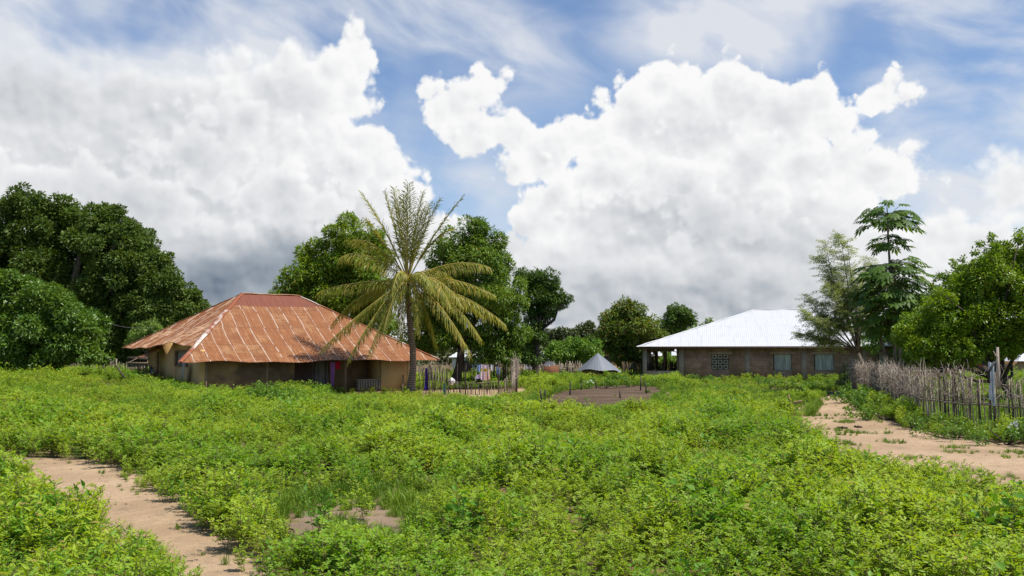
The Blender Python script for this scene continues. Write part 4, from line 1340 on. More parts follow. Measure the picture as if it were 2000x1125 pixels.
# ---- small houses far behind
def small_house(name, label, px, py_base, Y, w, d, h, rise, wall_mat, roof_mat, turn=0.0, cat='house', over=0.35, ridge=0.4, door=True):
    c = at(px, py_base, Y); c[2] = float(ground_z(c[0], c[1]))
    t = thing(name, c, label, cat)
    a1 = np.array([math.cos(turn), math.sin(turn), 0]); a2 = np.array([-math.sin(turn), math.cos(turn), 0])
    m_ = MB(); m_.box(c + Z3 * (h / 2 - 0.2), a1, a2, Z3, w / 2, d / 2, h / 2 + 0.2); m_.build('wall', wall_mat, t)
    ws, ds = w / 2 + over, d / 2 + over
    q = lambda x, y, z: c + a1 * x + a2 * y + Z3 * z
    E = [q(-ws, -ds, h), q(ws, -ds, h), q(ws, ds, h), q(-ws, ds, h)]
    Rl, Rr = q(-w * ridge / 2, 0, h + rise), q(w * ridge / 2, 0, h + rise)
    for A, B_, tp in ((E[0], E[1], [Rl, Rr]), (E[1], E[2], [Rr]), (E[2], E[3], [Rr, Rl]), (E[3], E[0], [Rl])):
        roof_face('roof', A, B_, tp, roof_mat, t, pitch=0.30, amp=0.02, rows=4)
    if door:
        m_ = MB(); m_.box(q(0, -d / 2 - 0.02, h * 0.42), a1, a2, Z3, 0.45, 0.03, h * 0.42); m_.build('door', MAT['wood_dark'], t)
    return t


MAT['galv_roof'] = white_roof_mat('dull_galvanised', (0.175, 0.19, 0.21), (0.125, 0.135, 0.145))
MAT['whitewash'] = noisy_mat('whitewash', (0.72, 0.71, 0.68), (0.80, 0.79, 0.77), 1.0, c3=(0.5, 0.47, 0.42))
MAT['ochre'] = noisy_mat('ochre_wall', (0.40, 0.26, 0.12), (0.47, 0.32, 0.16), 1.0)
# round hut with a cone of tin
hc = at(1171, 745, 70.0); hc[2] = float(ground_z(hc[0], hc[1]))
t = thing('round_hut', hc, 'low round hut under a pointed dull grey tin roof beyond the bare soil', 'hut')
m_ = MB(); n = 24
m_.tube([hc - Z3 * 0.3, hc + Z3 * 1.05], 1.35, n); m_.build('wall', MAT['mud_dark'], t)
pts = []; uvs = []; fs = []
ns = 160
apex = hc + Z3 * 2.30 + np.array([-0.12, 0, 0])
for k in range(ns + 1):
    an = 2 * math.pi * k / ns
    r_ = 1.62 + 0.09 * math.sin(an * 3) + 0.04 * math.sin(an * 7); z_ = 0.94 - 0.13 * math.sin(an + 0.5) + 0.05 * math.sin(an * 5)
    bmp = 0.012 * math.cos(k * math.pi / 2)
    pts += [hc + np.array([math.cos(an) * r_, math.sin(an) * r_, z_ + bmp]), apex + np.array([math.cos(an), math.sin(an), 0]) * 0.03]
    uvs += [(an * 1.6, 0), (an * 1.6, 2.1)]
fs = [(2 * k, 2 * k + 2, 2 * k + 3, 2 * k + 1) for k in range(ns)]
m_ = MB(); m_.add(pts, fs, uvs); m_.build('roof', MAT['galv_roof'], t)
m_ = MB(); m_.box(hc + np.array([0.2, -1.36, 0.45]), (1, 0, 0), (0, 1, 0), Z3, 0.35, 0.04, 0.5); m_.build('door', MAT['wood_dark'], t)

small_house('white_house', 'whitewashed house seen through the gap right of the dark mango trunk', 914, 745, 92.0, 3.0, 3.0, 2.0, 0.8, MAT['whitewash'], MAT['white_roof'])
small_house('far_house', 'far pale tin roofed house past the trunk of the tall dark tree', 1056, 740, 104.0, 3.6, 4.0, 1.75, 0.8, MAT['whitewash'], MAT['white_roof'])
small_house('far_hut', 'ochre hut with a pale and rusty roof behind the garden fence', 1898, 745, 82.0, 3.2, 3.6, 2.35, 0.85, MAT['ochre'], white_roof_mat('patched_tin', (0.62, 0.60, 0.60), (0.45, 0.16, 0.08), 0.5, 1.5), 0.15, 'hut')
small_house('far_house', 'small white roof far behind the citrus trunk at the right edge', 2010, 745, 90.0, 3.6, 3.6, 1.5, 0.8, MAT['ochre'], MAT['white_roof'])
small_house('far_house', 'white roofed house seen through the open veranda of the block house', 1285, 742, 112.0, 8.0, 5.0, 2.0, 1.0, MAT['mud'], MAT['white_roof'])
small_house('thatched_hut', 'dull brown thatched hut tip among trees behind the round tin hut', 1180, 742, 108.0, 2.2, 2.2, 2.3, 1.7, MAT['mud'], MAT['thatch'], 0.3, 'hut', 0.5, 0.05)
# ------------------------------------------------------------------ trees and bushes
MAT['leaf_big'] = leaf_mat('ceiba_leaf', (0.060, 0.112, 0.020), (0.128, 0.195, 0.032), trans=0.32, gloss=0.22, scale=0.25)
MAT['leaf_front'] = leaf_mat('bushy_tree_leaf', (0.065, 0.150, 0.018), (0.155, 0.255, 0.032), trans=0.33, gloss=0.4, rough=0.35, scale=0.5)
MAT['leaf_mango'] = leaf_mat('mango_leaf', (0.095, 0.205, 0.014), (0.27, 0.385, 0.026), c_alt=(0.20, 0.17, 0.035), trans=0.36, gloss=0.32, rough=0.38, scale=0.4, alt_amt=0.10)
MAT['leaf_mango2'] = leaf_mat('mango_leaf_dark', (0.080, 0.170, 0.018), (0.19, 0.295, 0.030), c_alt=(0.18, 0.13, 0.03), trans=0.36, gloss=0.32, rough=0.38, scale=0.4, alt_amt=0.05)
MAT['leaf_dark'] = leaf_mat('dark_tree_leaf', (0.048, 0.105, 0.018), (0.110, 0.185, 0.028), trans=0.32, gloss=0.22, scale=0.4)
MAT['leaf_back'] = leaf_mat('far_mango_leaf', (0.080, 0.150, 0.020), (0.190, 0.255, 0.032), c_alt=(0.19, 0.115, 0.035), trans=0.35, gloss=0.25, scale=0.25, alt_amt=0.22)
MAT['leaf_olive'] = leaf_mat('olive_leaf', (0.06, 0.085, 0.026), (0.115, 0.145, 0.042), trans=0.22, scale=0.2)
MAT['leaf_light'] = leaf_mat('light_bush_leaf', (0.085, 0.205, 0.018), (0.20, 0.325, 0.034), trans=0.3, scale=0.4)
MAT['leaf_acacia'] = leaf_mat('feathery_pale_leaf', (0.13, 0.235, 0.04), (0.24, 0.345, 0.075), trans=0.35, scale=0.5)
MAT['leaf_moringa'] = leaf_mat('moringa_leaf', (0.24, 0.31, 0.13), (0.42, 0.49, 0.23), trans=0.5, gloss=0.2, scale=0.6)
MAT['leaf_citrus'] = leaf_mat('citrus_leaf', (0.085, 0.190, 0.012), (0.26, 0.385, 0.022), c_alt=(0.28, 0.26, 0.04), trans=0.40, gloss=0.35, rough=0.35, scale=0.7, alt_amt=0.06)
MAT['leaf_papaya'] = leaf_mat('papaya_leaf', (0.048, 0.110, 0.015), (0.125, 0.215, 0.032), trans=0.36, gloss=0.22, rough=0.5, scale=0.8)
MAT['leaf_hedge'] = leaf_mat('hedge_leaf', (0.070, 0.175, 0.016), (0.155, 0.285, 0.024), trans=0.3, gloss=0.4, scale=1.0)
MAT['leaf_conifer'] = leaf_mat('dark_shrub_leaf', (0.020, 0.055, 0.016), (0.045, 0.090, 0.022), trans=0.15, scale=1.0)


def crown_arrays(balls, leaf, per_m2, g, droop=0.25, sub=9, sub_r=(0.30, 0.48), fill=0.25, aspect=0.45, flat=0.85):
    """balls (n,4): centre+radius. Each gets sub clumps on its surface, leaves thick on the clumps' outer shells"""
    Pn, D, N, L = [], [], [], []
    for (cx, cy, cz, r) in balls:
        c = np.array([cx, cy, cz])
        k = sub
        dirs = unit(g.normal(0, 1, (k, 3)) + np.array([0, 0, 0.15]))
        rad = r * g.uniform(*sub_r, k)
        cen = c + dirs * (r - rad * 0.75)[:, None] * np.array([1, 1, flat])
        cen = np.concatenate([cen, [c]]); rad = np.concatenate([rad, [r * 0.62]])
        for q, (cc, rr) in enumerate(zip(cen, rad)):
            n = int(per_m2 * 4 * math.pi * rr * rr * (1 if q < k else fill))
            if n < 4: n = 4
            d = unit(g.normal(0, 1, (n, 3)))
            sh = g.uniform(0.45, 1.0, n) ** 0.45
            jag = 1.0 + 0.12 * np.sin(d[:, 0] * 9 + q) * np.sin(d[:, 1] * 8 + 2 * q) + g.normal(0, 0.05, n)
            p = cc + d * (rr * sh * jag)[:, None] * np.array([1, 1, 0.88])
            out = unit(p - c)
            Pn.append(p)
            D.append(unit(d * 0.6 + out * 0.4 + g.normal(0, 0.55, (n, 3)) + np.array([0, 0, -droop])))
            N.append(unit(out * 0.5 + np.array([0, 0, 0.75]) + g.normal(0, 0.5, (n, 3))))
            L.append(leaf * g.uniform(0.65, 1.3, n))
    Pn, D, N, L = map(np.concatenate, (Pn, D, N, L))
    return Pn, D, N, L


def limbs(mb, base, pts, r0, g, fork_z=None, bend=0.25):
    """trunk to a fork, then limbs towards the clump centres"""
    base = np.asarray(base, float)
    cen = np.mean(pts, axis=0)
    fork = base + (cen - base) * 0.30 if fork_z is None else np.array([base[0] + (cen[0] - base[0]) * 0.35, base[1] + (cen[1] - base[1]) * 0.35, fork_z])
    m = (base + fork) / 2 + g.normal(0, bend * 0.4, 3) * np.array([1, 1, 0])
    mb.tube([base - Z3 * 0.3, base + (m - base) * 0.3, m, fork], [r0 * 1.35, r0 * 1.08, r0 * 0.95, r0 * 0.85], 9)
    for p in pts:
        p = np.asarray(p)
        a = fork + (p - fork) * 0.4 + g.normal(0, bend, 3) - Z3 * 0.05
        b2 = fork + (p - fork) * 0.75 + g.normal(0, bend, 3)
        mb.tube([fork - Z3 * r0 * 0.3, a, b2, p], [r0 * 0.6, r0 * 0.42, r0 * 0.26, r0 * 0.10], 6)
    return fork


def tree(name, label, base_px, Y, clumps, leaf, per_m2, lmat, bmat, r0, seed, depth=0.8, cat='tree', group=None, fork_z=None, sub=9, droop=0.25, aspect=0.45, back=True, base_xy=None, fill=0.25, limb=8, parts=('trunk', 'crown'), sub_r=(0.30, 0.48), flat=0.85):
    g = np.random.default_rng(seed)
    b = at(base_px[0], base_px[1], Y)
    b[2] = float(ground_z(b[0], b[1]))
    t = thing(name, b, label, cat, group)
    balls = []
    pc = np.array([at(c[0], c[1], Y) for c in clumps]); rr = np.array([c[2] * Y / F for c in clumps])
    cx = pc[:, 0].mean()
    W_ = (pc[:, 0] + rr).max() - (pc[:, 0] - rr).min()
    for (p, r, c) in zip(pc, rr, clumps):
        dy = c[3] if len(c) > 3 else g.uniform(-0.25, 0.1) * W_ * depth * 0.5
        balls.append((p[0], p[1] + dy, p[2], r))
        if back:
            k = 0.86
            balls.append((cx + (p[0] - cx) * k, p[1] + dy + W_ * depth * g.uniform(0.22, 0.42), b[2] + (p[2] - b[2]) * 0.93, r * 0.9))
    Pn, D, N, L = crown_arrays(balls, leaf, per_m2, g, droop, sub, sub_r=sub_r, fill=fill, flat=flat)
    mb = MB()
    pick = [np.array(q[:3]) for q in balls]
    g.shuffle(pick)
    limbs(mb, b, pick[:limb], r0, g, fork_z)
    mb.build(parts[0], bmat, t)
    V, Fc = leaf_arrays(Pn, D, N, L, L * aspect)
    emit(parts[1], V, Fc, lmat, t, tint=np.repeat(g.uniform(0, 1, len(Pn)), 2))
    return t


tree('kapok_tree', 'huge dark spreading tree at the left, towering over all the others', (110, 720), 82, [
    (40, 440, 70), (110, 430, 55), (180, 425, 50), (60, 400, 40), (215, 440, 50), (-40, 470, 80), (-90, 520, 80), (140, 490, 80), (230, 500, 62), (270, 480, 36),
    (290, 525, 50), (240, 560, 70), (330, 560, 45), (345, 590, 40), (300, 600, 60), (150, 580, 80), (60, 540, 80), (220, 640, 60), (310, 640, 40), (-40, 600, 80), (262, 455, 25), (365, 580, 22), (170, 660, 60), (240, 690, 34)],
     0.30, 44, MAT['leaf_big'], MAT['bark_grey'], 0.9, 21, depth=0.75, sub=14, sub_r=(0.22, 0.40), droop=0.15, aspect=0.5, limb=14, fork_z=5.0)
tree('bushy_tree', 'rounded bushy tree with glossy leaves at the left edge, before the huge dark tree', (60, 725), 56, [
    (30, 575, 50), (90, 590, 48), (140, 625, 42), (-30, 590, 60), (60, 630, 60), (120, 660, 55), (160, 680, 35), (20, 660, 60), (70, 695, 45), (-50, 660, 60), (30, 545, 28), (130, 595, 24), (172, 650, 22), (180, 695, 18)],
     0.24, 60, MAT['leaf_front'], MAT['bark_dark'], 0.22, 22, sub=9, droop=0.3, aspect=0.42)
tree('acacia_sapling', 'small pale feathery tree between the huge dark tree and the rusty roof', (285, 720), 72, [
    (280, 650, 24), (300, 640, 20), (265, 665, 18), (310, 665, 22), (330, 650, 16)], 0.22, 70, MAT['leaf_acacia'], MAT['bark_grey'], 0.08, 23, aspect=0.35)
tree('mango_tree', 'bright topped mango tree rising behind the rusty roof, left of the palm', (690, 740), 68, [
    (690, 455, 40), (650, 465, 30), (730, 470, 25), (610, 500, 40), (680, 510, 50), (590, 535, 36), (560, 560, 28), (640, 555, 55), (720, 545, 50), (700, 600, 50), (740, 500, 30), (620, 600, 45), (660, 640, 40), (740, 620, 40), (545, 572, 16), (600, 575, 26)],
     0.30, 48, MAT['leaf_mango'], MAT['bark_dark'], 0.35, 24, sub=10, droop=0.45, aspect=0.30, fork_z=2.4)
tree('mango_tree', 'dark mango tree with a forked trunk standing in the stick fenced yard', (885, 762), 64, [
    (920, 460, 38), (890, 480, 40), (950, 480, 38), (865, 510, 40), (930, 525, 60), (975, 520, 30), (880, 570, 55), (960, 590, 55), (1000, 600, 34), (850, 610, 45), (830, 650, 38), (900, 640, 45), (975, 650, 48), (1010, 655, 28), (940, 690, 28), (990, 690, 24), (1010, 560, 22), (860, 655, 34), (815, 610, 30)],
     0.26, 58, MAT['leaf_mango2'], MAT['bark_dark'], 0.30, 25, sub=10, droop=0.5, aspect=0.30, fork_z=3.0, depth=0.7)
tree('columnar_tree', 'tall dark tree with one branch reaching right, right of the mango yard', (1044, 735), 76, [
    (1055, 550, 30), (1075, 545, 22), (1045, 580, 34), (1075, 580, 26), (1035, 540, 22), (1020, 535, 18), (1095, 585, 16), (1108, 585, 12), (1040, 625, 24), (1045, 660, 22), (1040, 695, 22), (1070, 605, 18), (1025, 690, 22)],
     0.24, 62, MAT['leaf_dark'], MAT['bark_dark'], 0.28, 26, depth=0.6, sub=9, droop=0.35, aspect=0.34, fork_z=4.0, limb=12)
tree('mango_tree', 'broad far mango with reddish young leaves behind the round tin hut', (1235, 735), 92, [
    (1215, 600, 22), (1240, 605, 20), (1200, 625, 28), (1230, 635, 34), (1265, 635, 26), (1190, 660, 28), (1245, 670, 34), (1280, 660, 24), (1215, 685, 28), (1255, 700, 26), (1225, 705, 20), (1180, 640, 18)],
     0.34, 38, MAT['leaf_back'], MAT['bark_dark'], 0.35, 27, sub=9, droop=0.35, aspect=0.36)
tree('round_tree', 'dark round crowned tree showing above the left end of the white roof', (1325, 735), 118, [
    (1322, 610, 20), (1342, 612, 18), (1308, 622, 14), (1330, 630, 20), (1350, 628, 12), (1292, 640, 18), (1312, 648, 16)],
     0.34, 36, MAT['leaf_dark'], MAT['bark_dark'], 0.30, 28, sub=8, aspect=0.4)
tree('flat_topped_tree', 'distant olive flat topped tree between the columnar tree and the far mango', (1140, 735), 150, [
    (1125, 648, 14), (1145, 642, 16), (1160, 652, 12), (1135, 660, 14), (1110, 660, 10), (1155, 668, 12)], 0.45, 26, MAT['leaf_olive'], MAT['bark_grey'], 0.3, 29, sub=7)
tree('light_tree', 'light green tree just above the sloping left edge of the white roof', (1365, 740), 104, [
    (1350, 650, 14), (1375, 645, 14), (1330, 665, 14), (1395, 648, 12), (1300, 680, 14), (1345, 672, 16), (1385, 628, 7)], 0.35, 34, MAT['leaf_acacia'], MAT['bark_grey'], 0.2, 30, sub=7)
tree('olive_tree', 'dull far tree in the gap right of the columnar tree', (1092, 735), 130, [
    (1080, 655, 16), (1100, 650, 14), (1075, 675, 16), (1105, 672, 14)], 0.42, 26, MAT['leaf_olive'], MAT['bark_grey'], 0.25, 31, sub=7)
tree('leafy_bush', 'bright green leafy thicket behind the far stick fence, left of the round tin hut', (1120, 730), 86, [
    (1085, 685, 20), (1110, 680, 22), (1140, 675, 22), (1165, 680, 20), (1125, 695, 20), (1095, 700, 16), (1160, 700, 18), (1065, 690, 14)], 0.25, 50, MAT['leaf_light'], MAT['bark_dark'], 0.08, 32, sub=8, cat='bush')
tree('leafy_bush', 'low green bush against the columns inside the open veranda of the block house', (1305, 742), 98, [
    (1285, 715, 16), (1310, 705, 18), (1330, 715, 14)], 0.25, 50, MAT['leaf_light'], MAT['bark_dark'], 0.08, 33, sub=7, cat='bush')
tree('dark_tree', 'mid green tree behind the papaya and left of the citrus', (1790, 740), 70, [
    (1800, 580, 30), (1770, 610, 34), (1840, 590, 26), (1730, 640, 30), (1810, 640, 40), (1770, 670, 36), (1860, 650, 36), (1700, 670, 24)],
     0.24, 55, MAT['leaf_light'], MAT['bark_dark'], 0.2, 34, sub=8, aspect=0.36)
ci_t = tree('citrus_tree', 'big leafy citrus tree at the right edge, overhanging the stick fence', (1985, 782), 41, [
    (1930, 540, 50), (1965, 510, 48), (1995, 480, 24), (1900, 560, 40), (1870, 570, 34), (1938, 462, 9), (1921, 474, 8), (1928, 490, 12), (1975, 470, 12), (1988, 452, 8), (1958, 480, 12), (1885, 522, 10), (1862, 512, 7), (1995, 500, 20), (1900, 520, 14), (1990, 560, 60), (1860, 620, 50), (1830, 610, 40), (1800, 640, 42), (1780, 680, 28), (1840, 670, 48), (1900, 640, 55),
    (1960, 630, 60), (1900, 690, 32), (2040, 540, 60), (2070, 620, 70), (2010, 650, 45), (1848, 540, 11), (1852, 520, 6), (1825, 575, 14), (1955, 680, 30), (1765, 650, 20), (1810, 700, 24)],
     0.135, 120, MAT['leaf_citrus'], MAT['bark_dark'], 0.16, 35, sub=10, droop=0.2, aspect=0.5, fork_z=1.0, depth=0.6, limb=16)

# ---- moringa: thin limbs and feathery pale leaves
g = np.random.default_rng(77)
Y = 55.0
b = at(1692, 766, Y); b[2] = float(ground_z(b[0], b[1]))
mo = thing('moringa_tree', b, 'thin feathery pale green tree before the right part of the white roof', 'tree')
mb = MB()
Pn, D, N, L = [], [], [], []
fork = at(1676, 690, Y)
mb.tube([b - Z3 * 0.3, at(1690, 730, Y), at(1684, 712, Y), fork], [0.17, 0.15, 0.14, 0.11], 8)
for (px, py, dy) in ((1580, 575, 0.3), (1560, 650, -0.4), (1600, 500, 0.5), (1640, 455, 0.0), (1655, 470, -0.6), (1690, 500, 0.4), (1620, 550, -0.9), (1590, 620, 0.9), (1650, 560, 1.2), (1700, 560, -0.5), (1570, 610, -1.1), (1612, 470, -0.2), (1630, 520, 0.8), (1700, 620, 0.9), (1640, 610, -0.8), (1610, 590, 0.2), (1675, 540, -1.2), (1600, 660, 0.5)):
    tip = at(px, py, Y + dy); q0 = fork
    q1 = fork + (tip - fork) * 0.4 + np.array([g.normal(0, 0.15), dy * 0.2, 0.25]); q2 = fork + (tip - fork) * 0.75 + g.normal(0, 0.12, 3)
    mb.tube([q0, q1, q2, tip], [0.055, 0.038, 0.022, 0.007], 5)
    for k in range(60):
        t_ = g.uniform(0.42, 1.0)
        if t_ < 0.75: s = q1 + (q2 - q1) * (t_ - 0.4) / 0.35
        else: s = q2 + (tip - q2) * (t_ - 0.75) / 0.25
        dd = unit(g.normal(0, 1, 3) * np.array([1, 1, 0.5]) + np.array([-0.2, 0, 0.15]))
        ln = g.uniform(0.45, 0.95)
        e_ = s + dd * ln - Z3 * 0.18 * ln
        mb.tube([s, (s + e_) / 2 + Z3 * 0.05, e_], [0.008, 0.005, 0.003], 3, cap=False)
        m = 84
        tt = g.uniform(0.15, 1.0, m)[:, None]
        side = unit(np.cross(dd, Z3))
        off = g.normal(0, 0.10, (m, 1)) * side + g.normal(0, 0.045, (m, 3))
        Pn.append(s + (e_ - s) * tt + off)
        D.append(unit(np.sign(off @ side)[:, None] * side + dd * 0.5 + g.normal(0, 0.35, (m, 3)) - Z3 * 0.25)); N.append(unit(Z3 + g.normal(0, 0.5, (m, 3)))); L.append(g.uniform(0.055, 0.09, m))
mb.build('trunk', MAT['bark_grey'], mo)
Pn, D, N, L = map(np.concatenate, (Pn, D, N, L))
V, Fc = leaf_arrays(Pn, D, N, L, L * 0.55)
emit('crown', V, Fc, MAT['leaf_moringa'], mo, tint=np.repeat(g.uniform(0, 1, len(Pn)), 2))


# ---- papaya: bare stem, palmate leaves on long stalks
def papaya_leaf(c, out, size, g):
    """one lobed leaf: nine pointed lobes joined at the stalk, drooping"""
    out = unit(out); s = unit(np.cross(out, Z3)); nn = unit(np.cross(s, out))
    V = [c]; Fc = []
    for a in np.linspace(-2.35, 2.35, 9):
        d = out * math.cos(a) + s * math.sin(a)
        ln = size * (1.0 - 0.16 * abs(a)) * g.uniform(0.9, 1.1)
        sd = -out * math.sin(a) + s * math.cos(a)
        b0 = len(V)
        m1 = c + d * ln * 0.42 - Z3 * 0.04 * ln; m2 = c + d * ln * 0.62 - Z3 * 0.10 * ln
        V += [m1 + sd * ln * 0.10, m1 - sd * ln * 0.10, m2 + sd * ln * 0.17 - Z3 * 0.05 * ln, m2 - sd * ln * 0.17 - Z3 * 0.05 * ln, c + d * ln - Z3 * 0.30 * ln, m2 + nn * 0.02, c + d * ln * 0.85 + sd * ln * 0.14 - Z3 * 0.24 * ln, c + d * ln * 0.85 - sd * ln * 0.14 - Z3 * 0.24 * ln]
        Fc += [(0, b0, b0 + 5), (0, b0 + 5, b0 + 1), (b0, b0 + 2, b0 + 5), (b0 + 1, b0 + 5, b0 + 3), (b0 + 5, b0 + 2, b0 + 4), (b0 + 5, b0 + 4, b0 + 3)]
    return V, Fc


def papaya(label, stem_px, Y, tiers, seed, r0=0.11):
    g = np.random.default_rng(seed)
    pts = [at(x, y, Y) for x, y in stem_px]
    b = pts[0].copy(); b[2] = float(ground_z(b[0], b[1])); pts[0] = b - Z3 * 0.2
    t = thing('papaya_tree', b, label, 'tree', 'papaya trees')
    mb = MB(); mb.tube(pts, list(np.linspace(r0, r0 * 0.45, len(pts))), 8); mb.build('trunk', MAT['bark_grey'], t)
    V, Fc, T = [], [], []
    mb = MB()
    for (px, py, n, reach, zlo, zhi, size, dip) in tiers:
        c = at(px, py, Y)
        for k in range(n):
            a = k * 2.399 + g.normal(0, 0.25)
            rr = reach * g.uniform(0.45, 1.05)
            st = c - Z3 * g.uniform(0, 0.35) * (zhi - zlo)
            z = g.uniform(zlo, zhi)
            e_ = c + np.array([math.cos(a) * rr, math.sin(a) * rr, z - dip * (rr / reach) ** 2])
            mb.tube([st, st + (e_ - st) * 0.55 + Z3 * 0.10, e_], [0.018, 0.013, 0.009], 4)
            out = unit(np.array([math.cos(a), math.sin(a), g.uniform(-0.9, 0.05)]))
            v, f = papaya_leaf(e_, out, size * 0.88 * g.uniform(0.75, 1.2), g)
            b0 = len(V); V += v; Fc += [tuple(i + b0 for i in q) for q in f]; T += [g.uniform()] * len(f)
    mb.build('leaf_stalks', leaf_mat('papaya_stalk', (0.10, 0.13, 0.04), (0.17, 0.2, 0.07), trans=0.0), t)
    emit('crown', np.array(V), Fc, MAT['leaf_papaya'], t, tint=T)
    return t


papaya('tall papaya tree with a separate umbrella of leaves above the feathery tree', [(1756, 768), (1748, 700), (1742, 600), (1738, 520), (1735, 470), (1733, 418)], 51,
       [(1733, 416, 56, 1.50, -0.2, 0.85, 0.64, 0.85), (1735, 458, 24, 1.0, -0.5, 0.1, 0.58, 0.35)], 5)
papaya('lower dense papaya tree, its leaves below the tall umbrella of the other', [(1766, 770), (1762, 720), (1752, 640), (1745, 560), (1743, 520)], 50.2,
       [(1743, 512, 64, 1.9, -0.6, 0.6, 0.62, 0.8), (1742, 545, 80, 1.9, -0.9, 0.3, 0.62, 0.6), (1735, 585, 70, 1.7, -0.9, 0.3, 0.60, 0.5), (1735, 625, 44, 1.2, -0.7, 0.1, 0.55, 0.4)], 6, 0.13)
papaya('slanting papaya stem with few leaves left of the dense papaya', [(1752, 770), (1728, 690), (1712, 640), (1700, 590)], 51.6, [(1700, 570, 30, 1.3, -0.4, 0.3, 0.56, 0.4), (1705, 615, 22, 1.2, -0.6, 0.0, 0.52, 0.3)], 8, 0.10)

# ---- the coconut palm
Yp = 52.0
pb = at(803, 768, Yp); pb[2] = float(ground_z(pb[0], pb[1]))
pm = thing('coconut_palm', pb, 'coconut palm with yellowing fronds standing before the right end of the rusty roof', 'palm')
MAT['frond'] = leaf_mat('palm_leaflet', (0.19, 0.235, 0.025), (0.37, 0.365, 0.05), c_alt=(0.46, 0.36, 0.08), trans=0.35, gloss=0.4, rough=0.4, scale=0.9, alt_amt=0.25)
MAT['frond_up'] = leaf_mat('palm_leaflet_young', (0.19, 0.235, 0.028), (0.35, 0.365, 0.055), c_alt=(0.44, 0.37, 0.09), trans=0.35, gloss=0.4, rough=0.4, scale=0.9, alt_amt=0.25)
MAT['rachis'] = noisy_mat('palm_rachis', (0.36, 0.29, 0.06), (0.48, 0.36, 0.09), 3.0)
m, bq, outq = new_mat('palm_trunk_bark')
ob = bq.node('ShaderNodeTexCoord').outputs['Object']
sz_ = bq.node('ShaderNodeSeparateXYZ'); bq.l.new(ob, sz_.inputs[0])
ringv = bq.m('FRACT', bq.m('ADD', bq.m('MULTIPLY', sz_.outputs[2], 7.5), bq.m('MULTIPLY', bq.noise(ob, 2.0, 3).outputs[0], 1.2)))
cq = bq.mix(bq.ss(0.0, 0.8, ringv), (0.075, 0.05, 0.035), (0.24, 0.175, 0.125))
cq = bq.mix(bq.m('MULTIPLY', bq.ss(0.5, 0.7, bq.noise(ob, 5.0, 5).outputs[0]), 0.5), cq, (0.10, 0.07, 0.05))
pq = bq.node('ShaderNodeBsdfPrincipled'); bq.put(pq.inputs['Base Color'], cq); pq.inputs['Roughness'].default_value = 0.9
bn = bq.node('ShaderNodeBump'); bn.inputs['Strength'].default_value = 0.8; bn.inputs['Distance'].default_value = 0.03; bq.put(bn.inputs['Height'], ringv); bq.l.new(bn.outputs[0], pq.inputs['Normal'])
bq.l.new(pq.outputs[0], outq.inputs[0])
crown_c = at(797, 548, Yp)
mb = MB()
tp = []
tr_ = []
stem = [pb - Z3 * 0.3, at(803, 752, Yp), at(807, 720, Yp), at(806, 680, Yp), at(801, 640, Yp), at(798, 600, Yp), at(797, 570, Yp), crown_c]
srad = [0.32, 0.24, 0.185, 0.172, 0.16, 0.155, 0.18, 0.20]
for i in range(len(stem) - 1):
    for k in range(6):
        t_ = k / 6; tp.append(stem[i] * (1 - t_) + stem[i + 1] * t_); rr = srad[i] * (1 - t_) + srad[i + 1] * t_
        tr_.append(rr * (1.04 if k % 2 else 0.97))
mb.tube(tp, tr_, 12); mb.build('trunk', m, pm)
g = np.random.default_rng(99)


def frond(tip, ctrl, nl=58, llen=0.75, droop=0.8, up=False, start=0.12, base_off=None):
    p0 = crown_c + (np.zeros(3) if base_off is None else base_off)
    p2 = np.asarray(tip); p1 = np.asarray(ctrl)
    ts = np.linspace(0, 1, 14)
    cur = [(1 - t) ** 2 * p0 + 2 * t * (1 - t) * p1 + t * t * p2 for t in ts]
    mb = MB(); mb.tube(cur, list(np.linspace(0.042, 0.006, 14)), 5)
    rc = mb.build('frond', MAT['rachis'], pm)
    Pn, D, N, L = [], [], [], []
    tl = np.linspace(start, 1.0, nl)
    for t in tl:
        q = (1 - t) ** 2 * p0 + 2 * t * (1 - t) * p1 + t * t * p2
        d = unit(2 * (1 - t) * (p1 - p0) + 2 * t * (p2 - p1))
        s = np.cross(d, Z3); s = unit(s) if np.linalg.norm(s) > 0.15 else unit(np.array([1.0, 0.3, 0]))
        nn = np.cross(s, d)
        ll = llen * (0.45 + 0.75 * math.sin(math.pi * min(1, 0.15 + 0.80 * t))) * g.uniform(0.85, 1.1)
        for sg in (-1, 1):
            dd = unit(s * sg * 0.75 + d * (0.70 if not up else 1.15) + nn * (0.25 if up else 0.05) - Z3 * droop * g.uniform(0.6, 1.2) * (1 if not up else 0.25) + g.normal(0, 0.16, 3))
            half = 0.55
            Pn.append(q); D.append(dd); N.append(nn * 1.0 + s * sg * 0.3 + g.normal(0, 0.1, 3)); L.append(ll * half)
            d2 = unit(dd - Z3 * (0.95 if not up else 0.5) * g.uniform(0.6, 1.3))
            Pn.append(q + dd * ll * half * 0.85); D.append(d2); N.append(nn + s * sg * 0.3); L.append(ll * (1 - half) * 1.15)
    Pn, D, N, L = map(np.array, (Pn, D, N, L))
    V, Fc = leaf_arrays(Pn, D, unit(N), L, np.full(len(L), 0.040), 0.3, 0.4)
    emit('leaflets', V, Fc, MAT['frond_up'] if up else MAT['frond'], rc, tint=np.repeat(np.repeat(g.uniform(0, 1, len(Pn) // 2), 2), 2))


